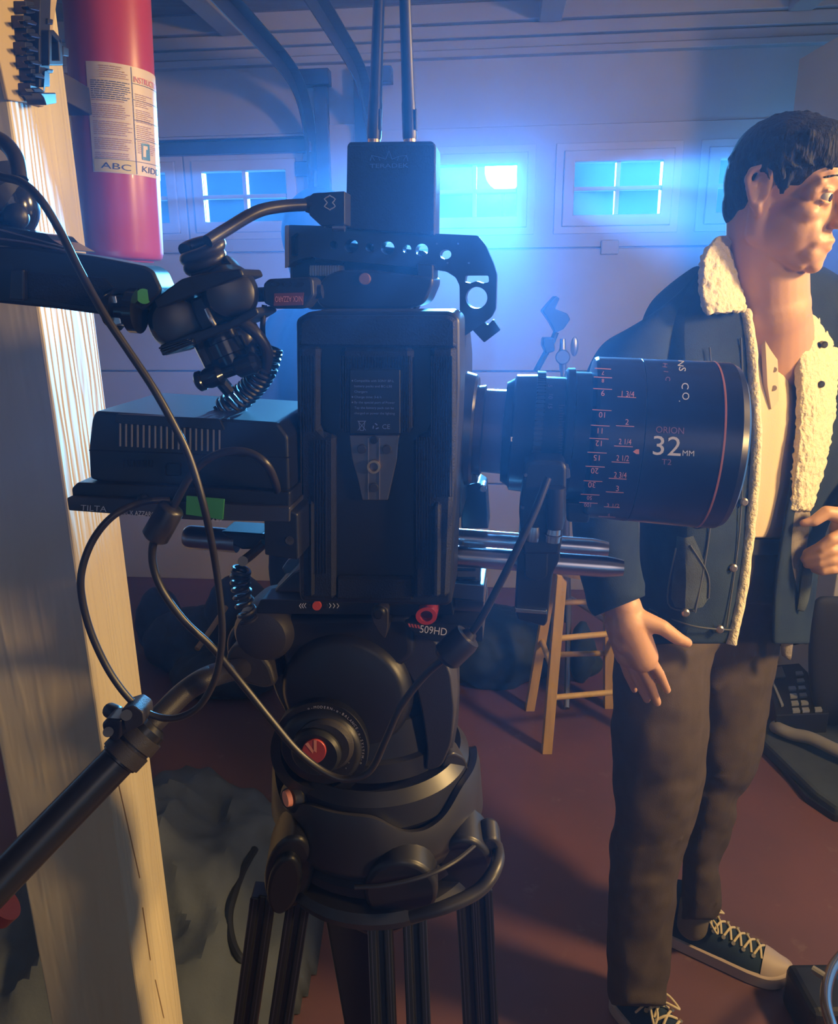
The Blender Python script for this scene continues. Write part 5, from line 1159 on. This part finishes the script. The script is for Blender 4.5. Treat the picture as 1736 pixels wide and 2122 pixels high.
loft(tr_, lr([(1128, 1392, 1618, 1.34, .112), (1180, 1385, 1620, 1.34, .115), (1250, 1372, 1618, 1.34, .105)]), 36, 2.3)
tr_.ell(P(1480, 1200, 1.35), (.125, .085, .12))
def crease(x0, y0, x1, y1, Y, r): tr_.cap(P(x0, y0, Y), P(x1, y1, Y), r, r * .6, 10)
crease(1325, 1752, 1408, 1738, 1.145, .012); crease(1340, 1585, 1408, 1690, 1.14, .014); crease(1325, 1770, 1365, 1860, 1.15, .012); crease(1445, 1640, 1530, 1614, 1.305, .012); crease(1440, 1690, 1500, 1672, 1.31, .011); crease(1435, 1880, 1488, 1872, 1.33, .009)
crease(1480, 1420, 1560, 1360, 1.29, .012); crease(1420, 1380, 1350, 1560, 1.14, .009)
tr_.build('trousers', PNT, man, remesh=.0045, smo=4, disp=(.013, .11, 2))
sk = MB(); sk.cap(P(1440, 1878, 1.378), P(1434, 1915, 1.385), .033, .033); sk.build('sock', mat('tan_sock', (.16, .13, .08), .9), man, smooth=True)
bl = MB(); loft(bl, lr([(1118, 1380, 1622, 1.335, .122), (1150, 1378, 1622, 1.335, .125)]), 32, 2.3); bl.build('belt', BP, man, smooth=True)
# shirt
sh = MB()
rows = [(600, 1540, 1650, 1.30, .06), (640, 1500, 1680, 1.30, .085), (720, 1420, 1720, 1.31, .115), (850, 1400, 1730, 1.31, .125), (1000, 1395, 1700, 1.32, .125), (1085, 1400, 1668, 1.325, .125), (1116, 1405, 1645, 1.325, .12)]
loft(sh, dense(lr(rows), 5), 60, 2.2, caps=True, fold=lambda i, th: .034 * sin(th * 15 + i * .09) * (.4 + .6 * abs(cos(th * 2 + 1))) + .05 * noise.noise(V3((cos(th) * 3, sin(th) * 3, i * .12))), P=PJ)
sh_o = sh.build('shirt', SHT, man, smooth=True, sub=1)
yf = 1.178
pk_ = MB().prism(Plane(PJ(1600, 750, 1.184), -30, 3), rnd([(1582, 655), (1606, 660), (1612, 760), (1614, 830), (1598, 850), (1590, 800), (1586, 720)], 4), .004, -.004).build('placket', mat('placket_cream', (.52, .40, .27), .85), man, bevel=.002)  # placket slightly darker than the shirt cloth
for k in range(4):
    MB().lathe(PJ(1604, 690 + k * 38, 1.178), PJ(1604, 690 + k * 38, 1.182), [(0, .004), (1, .0045)], 14).build('button', mat('shirt_button', (.45, .36, .26), .5), man, smooth=True)
# jacket body, open at the front
def cshell(rows, name, m, th0, th1, seg=40, thick=.012, fold=None, par=man):
    """open loft; th0/th1 : per-row pixel x of the opening edges on the near side"""
    mb = MB(); rings = []
    for i, (y, xl, xr, Y, hY, ga, gb) in enumerate(rows):
        cx = (xl + xr) / 2; hw = (xr - xl) / 2
        ta = math.acos(max(-1, min(1, (gb - cx) / hw))); tb = math.acos(max(-1, min(1, (ga - cx) / hw)))  # near side: ta (right edge) .. tb (left edge)
        # go from left edge tb up over pi, 2pi, to ta+2pi  (the long way round the back)
        row = []
        lo, hi = (th0(ta, tb), th1(ta, tb))
        for k in range(seg + 1):
            t = lo + (hi - lo) * k / seg; f = 1 + (fold(i, t) if fold else 0)
            row.append(PJ(cx + hw * f * cos(t), y, Y - hY * f * sin(t)))
        rings.append(row)
    mb.ring(rings, False, closed=False)
    o = mb.build(name, m, par, smooth=True)
    md = o.modifiers.new('thick', 'SOLIDIFY'); md.thickness = thick; md.offset = -1
    s_ = o.modifiers.new('sub', 'SUBSURF'); s_.levels = 1; s_.render_levels = 1
    return o
jr = [(548, 1445, 1700, 1.31, .05, 1545, 1640), (590, 1385, 1760, 1.31, .085, 1545, 1640), (640, 1335, 1800, 1.31, .115, 1548, 1645), (720, 1318, 1815, 1.31, .14, 1556, 1655), (820, 1318, 1805, 1.31, .15, 1562, 1658), (920, 1320, 1795, 1.31, .15, 1566, 1656), (1020, 1322, 1745, 1.31, .16, 1560, 1640), (1120, 1323, 1705, 1.31, .17, 1550, 1622), (1220, 1324, 1692, 1.31, .18, 1538, 1612), (1300, 1326, 1682, 1.31, .185, 1524, 1608), (1336, 1330, 1676, 1.31, .185, 1514, 1606)]
fj = lambda i, t: .014 * sin(t * 7 + i * .4) + .03 * noise.noise(V3((cos(t) * 2, sin(t) * 2, i * .22)))
cshell(dense(jr, 3), 'jacket', DEN, lambda a, b: b, lambda a, b: 2 * pi + a, 60, .010, fj)
# waistband, pocket, seams, snaps of the right front
def jf(px, py, off=.004):
    """pixel -> point on the right front of the jacket"""
    r = jr[0]
    for i in range(len(jr) - 1):
        if jr[i][0] <= py <= jr[i + 1][0] or i == len(jr) - 2:
            t = (py - jr[i][0]) / (jr[i + 1][0] - jr[i][0]); r = tuple(a + (b - a) * t for a, b in zip(jr[i], jr[i + 1])); break
    y, xl, xr, Y, hY, _, _ = r; cx = (xl + xr) / 2; hw = (xr - xl) / 2; c = max(-1, min(1, (px - cx) / hw))
    return PJ(px, py, Y - hY * sqrt(1 - c * c) - off)
sm = MB()
for pts in ([(1345, 1262), (1430, 1296), (1518, 1306)], [(1470, 720), (1480, 900), (1470, 1100), (1440, 1270)], [(1535, 700), (1540, 900), (1532, 1100), (1505, 1300)], [(1400, 1136), (1384, 1250), (1438, 1266)], [(1430, 1130), (1466, 1190), (1468, 1240)]):
    sm.tube([jf(x, y, .006) for x, y in pts], .0013, 6, 6)
sm.build('seam', mat('seam_thread', (.07, .075, .08), .9), man, smooth=True)
mb = MB(); g_ = []
for (y, xa, xb) in ((1110, 1402, 1436), (1140, 1400, 1450), (1175, 1396, 1462), (1210, 1392, 1470), (1240, 1390, 1468), (1258, 1398, 1456)):
    g_.append([jf(xa + (xb - xa) * k / 8, y + 4 * sin(pi * k / 8), .0045) for k in range(9)])
mb.ring(g_, False, closed=False); mb.build('pocket', DEN2, man, smooth=True)
SNAP = mat('snap_metal', (.45, .38, .33), .35, .9)
for x, y in ((1541, 1040), (1519, 1177), (1491, 1304), (1420, 1270)):
    c = jf(x, y, .008); MB().lathe(c + V3((0, .003, 0)), c - V3((0, .004, 0)), [(0, .0062), (.7, .0062), (1, .004)], 16).build('snap', SNAP, man, smooth=True)
# fleece edge down the right front
eg = MB(); eg.tube([jf(x, y, .004) for x, y in ((1544, 640), (1556, 720), (1563, 820), (1567, 920), (1561, 1020), (1551, 1120), (1538, 1220), (1524, 1290), (1514, 1336))], .0085, 12, 8)
eg.build('fleece_edge', FLC, man, smooth=True, disp=(.006, .008, 1), sub=1)
# right sleeve
slv = [(1432, 590, 62, -62, 1.28, .06), (1395, 615, 78, -42, 1.26, .075), (1350, 662, 94, -24, 1.23, .080), (1312, 730, 92, -12, 1.19, .075), (1288, 810, 86, -6, 1.155, .072), (1268, 900, 80, -3, 1.12, .068), (1254, 990, 74, 0, 1.09, .065), (1252, 1070, 70, -6, 1.07, .062), (1258, 1140, 67, -13, 1.055, .058), (1268, 1195, 65, -18, 1.05, .055), (1276, 1228, 62, -21, 1.048, .052), (1281, 1250, 61, -22, 1.047, .050), (1284, 1256, 54, -22, 1.047, .044), (1280, 1235, 46, -22, 1.047, .04)]
mb = MB(); loft(mb, dense(slv, 3), 32, 2.1, fold=foldN(5, .07)); mb.build('sleeve', DEN, man, smooth=True, sub=1)
mb = MB(); mb.tube([J(1725, 640, 1.40), J(1775, 665, 1.43), shL, J(1822, 830, 1.40), elL, J(1822, 1010, 1.335), J(1782, 1062, 1.30), J(1762, 1086, 1.287)], lambda t: .060 + .016 * sin(pi * min(1, t * 1.6)) - .018 * t, 28, 5); mb.build('sleeve', DEN2, man, smooth=True, sub=1, disp=(.012, .05, 1))
# hanging left front, fleece side towards the camera
def strip(rows, name, m, thick, par=man, disp=None, n=10):
    """rows (y, x0, x1, Y0, Y1) pixel span and depths, bulging to the viewer"""
    mb = MB(); rings = []
    for (y0, y1_, x0, x1, Y0, Y1, bl_) in rows:
        rings.append([PJ(x0 + (x1 - x0) * k / n, y0 + (y1_ - y0) * k / n, Y0 + (Y1 - Y0) * k / n - bl_ * sin(pi * k / n)) for k in range(n + 1)])
    mb.ring(rings, False, closed=False); o = mb.build(name, m, par, smooth=True)
    md = o.modifiers.new('thick', 'SOLIDIFY'); md.thickness = thick; md.offset = -1
    s_ = o.modifiers.new('sub', 'SUBSURF'); s_.levels = 2; s_.render_levels = 2
    if disp:
        t = bpy.data.textures.new('fleece_pile', 'CLOUDS'); t.noise_scale = disp[1]; t.noise_depth = 1
        r = o.modifiers.new('pile', 'DISPLACE'); r.texture = t; r.strength = disp[0]; r.texture_coords = 'LOCAL'
    return o
up = [(572, 586, 1640, 1672, 1.27, 1.28, .004), (610, 625, 1643, 1700, 1.22, 1.26, .012), (650, 690, 1648, 1732, 1.18, 1.24, .016), (720, 740, 1655, 1750, 1.165, 1.22, .018), (800, 805, 1658, 1738, 1.165, 1.20, .018), (880, 880, 1657, 1730, 1.165, 1.19, .016), (950, 950, 1650, 1718, 1.165, 1.18, .014), (1010, 1012, 1643, 1700, 1.17, 1.175, .012), (1060, 1062, 1634, 1684, 1.175, 1.17, .010)]
strip(dense(up, 3), 'fleece_lapel', FLC, .014, disp=(.008, .009))
lo_ = [(1056, 1058, 1632, 1682, 1.185, 1.175, .008), (1120, 1122, 1622, 1676, 1.19, 1.18, .010), (1180, 1182, 1614, 1662, 1.20, 1.19, .010), (1240, 1244, 1612, 1654, 1.21, 1.20, .008), (1300, 1306, 1614, 1648, 1.22, 1.21, .006), (1362, 1372, 1618, 1640, 1.23, 1.22, .004)]
strip(dense(lo_, 3), 'jacket_front', mat('lining_grey', (.22, .19, .17), .9, bump=.4, bump_s=150), .010)
strip(dense([(1160, 1160, 1662, 1680, 1.175, 1.175, .003), (1230, 1234, 1652, 1672, 1.19, 1.19, .003), (1262, 1266, 1648, 1660, 1.20, 1.20, .002)], 3), 'jacket_facing', DEN2, .006)
for x, y in ((1706, 714), (1700, 796)):
    c = PJ(x, y, 1.168); MB().lathe(c + V3((0, .006, 0)), c - V3((0, .006, 0)), [(0, .0055), (.8, .0055), (1, .0035)], 14).build('snap', BP, man, smooth=True)
# right collar wing
cw = [(484, 486, 1500, 1530, 1.235, 1.25, .010), (500, 520, 1475, 1533, 1.215, 1.245, .014), (535, 555, 1460, 1538, 1.195, 1.225, .016), (580, 600, 1456, 1543, 1.18, 1.20, .016), (625, 630, 1456, 1547, 1.17, 1.175, .014), (655, 642, 1470, 1546, 1.165, 1.168, .010)]
strip(dense(cw, 3), 'collar', FLC, .014, disp=(.008, .010))
cb_ = [(484, 484, 1528, 1500, 1.25, 1.29, -.004), (520, 500, 1534, 1490, 1.26, 1.36, -.01)]
# --- shoes
CNV = mat('navy_canvas', (.010, .028, .055), .9, bump=.3, bump_s=1200); RBW = mat('off_white_rubber', (.42, .34, .30), .55); LCE = mat('cream_lace', (.62, .52, .32), .85)
def shoe(heel, toe, label):
    h = V3(heel); t = V3(toe); dx = (t - h); Ls = dx.length; dx.normalize(); dy = V3((0, 0, 1)).cross(dx)
    def S(s, w, z): return h + dx * (s * Ls) + dy * w + V3((0, 0, z))
    def hwid(s): return .040 * (1 - max(0, (s - .78) / .22) ** 2.2 * .98) ** .5 * (.80 + .20 * min(1, s * 2.2)) * (1 - max(0, (.10 - s) / .10) ** 2 * .85) ** .5 * (1 + .12 * max(0, 1 - abs(s - .72) / .25))
    N = 36
    def sec(z0, z1, grow, name, m):
        rings = []
        for z, g in ((z0, grow - .003), (z0 + .003, grow), (z1 - .002, grow), (z1, grow - .004)):
            r = []
            for k in range(N + 1): s = .001 + .998 * (1 - cos(pi * k / N)) / 2; r.append(S(s * 1.0 + (g * .12 * (s - .5)), hwid(s) + g, z + .012 * max(0, (s - .85) / .15) ** 2))
            for k in range(N, -1, -1): s = .001 + .998 * (1 - cos(pi * k / N)) / 2; r.append(S(s + (g * .12 * (s - .5)), -(hwid(s) + g), z + .012 * max(0, (s - .85) / .15) ** 2))
            rings.append(r)
        return MB().ring(rings).build(name, m, man, smooth=True, label=label if name == 'shoe_sole' else None)
    sole = sec(0, .030, .004, 'shoe_sole', RBW)
    def top(s): return .030 + (.062 if s < .30 else max(.018, .062 - (s - .30) / .52 * .038) if s < .82 else .024 * (1 - (s - .82) / .18 * .6))
    rings = []
    for k in range(33):
        s = .015 + .965 * k / 32; row = []
        for q in range(17):
            a = pi * q / 16; w = hwid(s) * cos(a); zz = sin(a) ** .75 * (top(s) - .012)
            row.append(S(s, w * (1 - .18 * (sin(a))), .014 + zz))
        rings.append(row)
    up_ = MB().ring(rings, True, closed=True).build('shoe_upper', CNV, man, smooth=True)
    MB().lathe(S(.16, 0, .075), S(.13, 0, .125), [(0, .040), (.5, .038), (1, .041)], 28).build('ankle_collar', CNV, up_, smooth=True)
    tc_ = []
    for k in range(9):
        s = .80 + .185 * k / 8; row = []
        for q in range(17):
            a = pi * q / 16; row.append(S(s, hwid(s) * cos(a) * 1.03 * (1 - .18 * sin(a)), .016 + sin(a) ** .75 * (top(s) - .010)))
        tc_.append(row)
    MB().ring(tc_).build('toe_cap', RBW, up_, smooth=True)
    tg = MB()
    for k in range(10):
        s = .24 + .5 * k / 9
    def zt(s): return .014 + (top(s) - .012) + .003
    for k in range(6):
        s = .36 + k * .075; ww = .020
        for sg in (-1, 1):
            la = MB().tube([S(s, sg * ww, zt(s) - .008), S(s + .03, 0, zt(s + .03) + .002), S(s + .055, -sg * ww, zt(s + .055) - .008)], .0026, 8, 4)
            la.build('lace', LCE, up_, smooth=True)
            ey = S(s, sg * (ww + .004), zt(s) - .010); MB().lathe(ey - dy * sg * .001, ey + dy * sg * .002 + V3((0, 0, .003)), [(0, .0042), (1, .0042)], 12).build('eyelet', mat('eyelet_metal', (.75, .68, .5), .3, .8), up_, smooth=True)
    bw = MB()
    for sg in (-1, 1):
        c0 = S(.34, 0, zt(.34) + .006); bw.tube([c0, c0 + dy * sg * .022 + dx * .012 + V3((0, 0, .004)), c0 + dy * sg * .034 + dx * .035 - V3((0, 0, .016)), c0 + dy * sg * .020 + dx * .030 - V3((0, 0, .006)), c0], .0022, 8, 6)
        bw.tube([c0, c0 + dy * sg * .028 + dx * .0 - V3((0, 0, .008)), c0 + dy * sg * .036 - dx * .01 - V3((0, 0, .03))], .0022, 8, 6)
    bw.build('lace_bow', LCE, up_, smooth=True)
shoe(Fl(1640, 2040) - (Fl(1640, 2040) - Fl(1385, 1935)).normalized() * .285, Fl(1636, 2038), 'worn pinkish white rubber sole')
shoe((Fl(1268, 2075).x + .01, 1.27, 0), (Fl(1268, 2075).x + .15, 1.02, 0), None)
# ================================================================== added haze
HZ = bpy.data.materials.new('veil_haze'); HZ.use_nodes = True; nt = HZ.node_tree; nt.nodes.clear()
o_ = nt.nodes.new('ShaderNodeOutputMaterial'); vs_ = nt.nodes.new('ShaderNodeVolumeScatter')
vs_.inputs['Color'].default_value = (.30, .52, 1, 1); vs_.inputs['Density'].default_value = .045; vs_.inputs['Anisotropy'].default_value = .64
nt.links.new(vs_.outputs[0], o_.inputs['Volume'])
h = MB().box((0, 1.65, 1.25), (1.95, 1.9, 1.23)).build('haze', HZ); tag(h, 'thin bluish haze added to imitate a lens flare veil', 'haze', kind='stuff')  # volume added for the blue veil and the glow round the lamp
H2 = HZ.copy(); H2.name = 'added_mist'; H2.node_tree.nodes['Volume Scatter'].inputs['Density'].default_value = .00012; H2.node_tree.nodes['Volume Scatter'].inputs['Anisotropy'].default_value = .8
h = MB().box((0, 8.4, 2.2), (5.5, 4.6, 2.19)).build('added_mist', H2); tag(h, 'faint mist added outside to make the door windows glow blue', 'mist', kind='stuff')  # volume added outside for a blue glow behind the panes
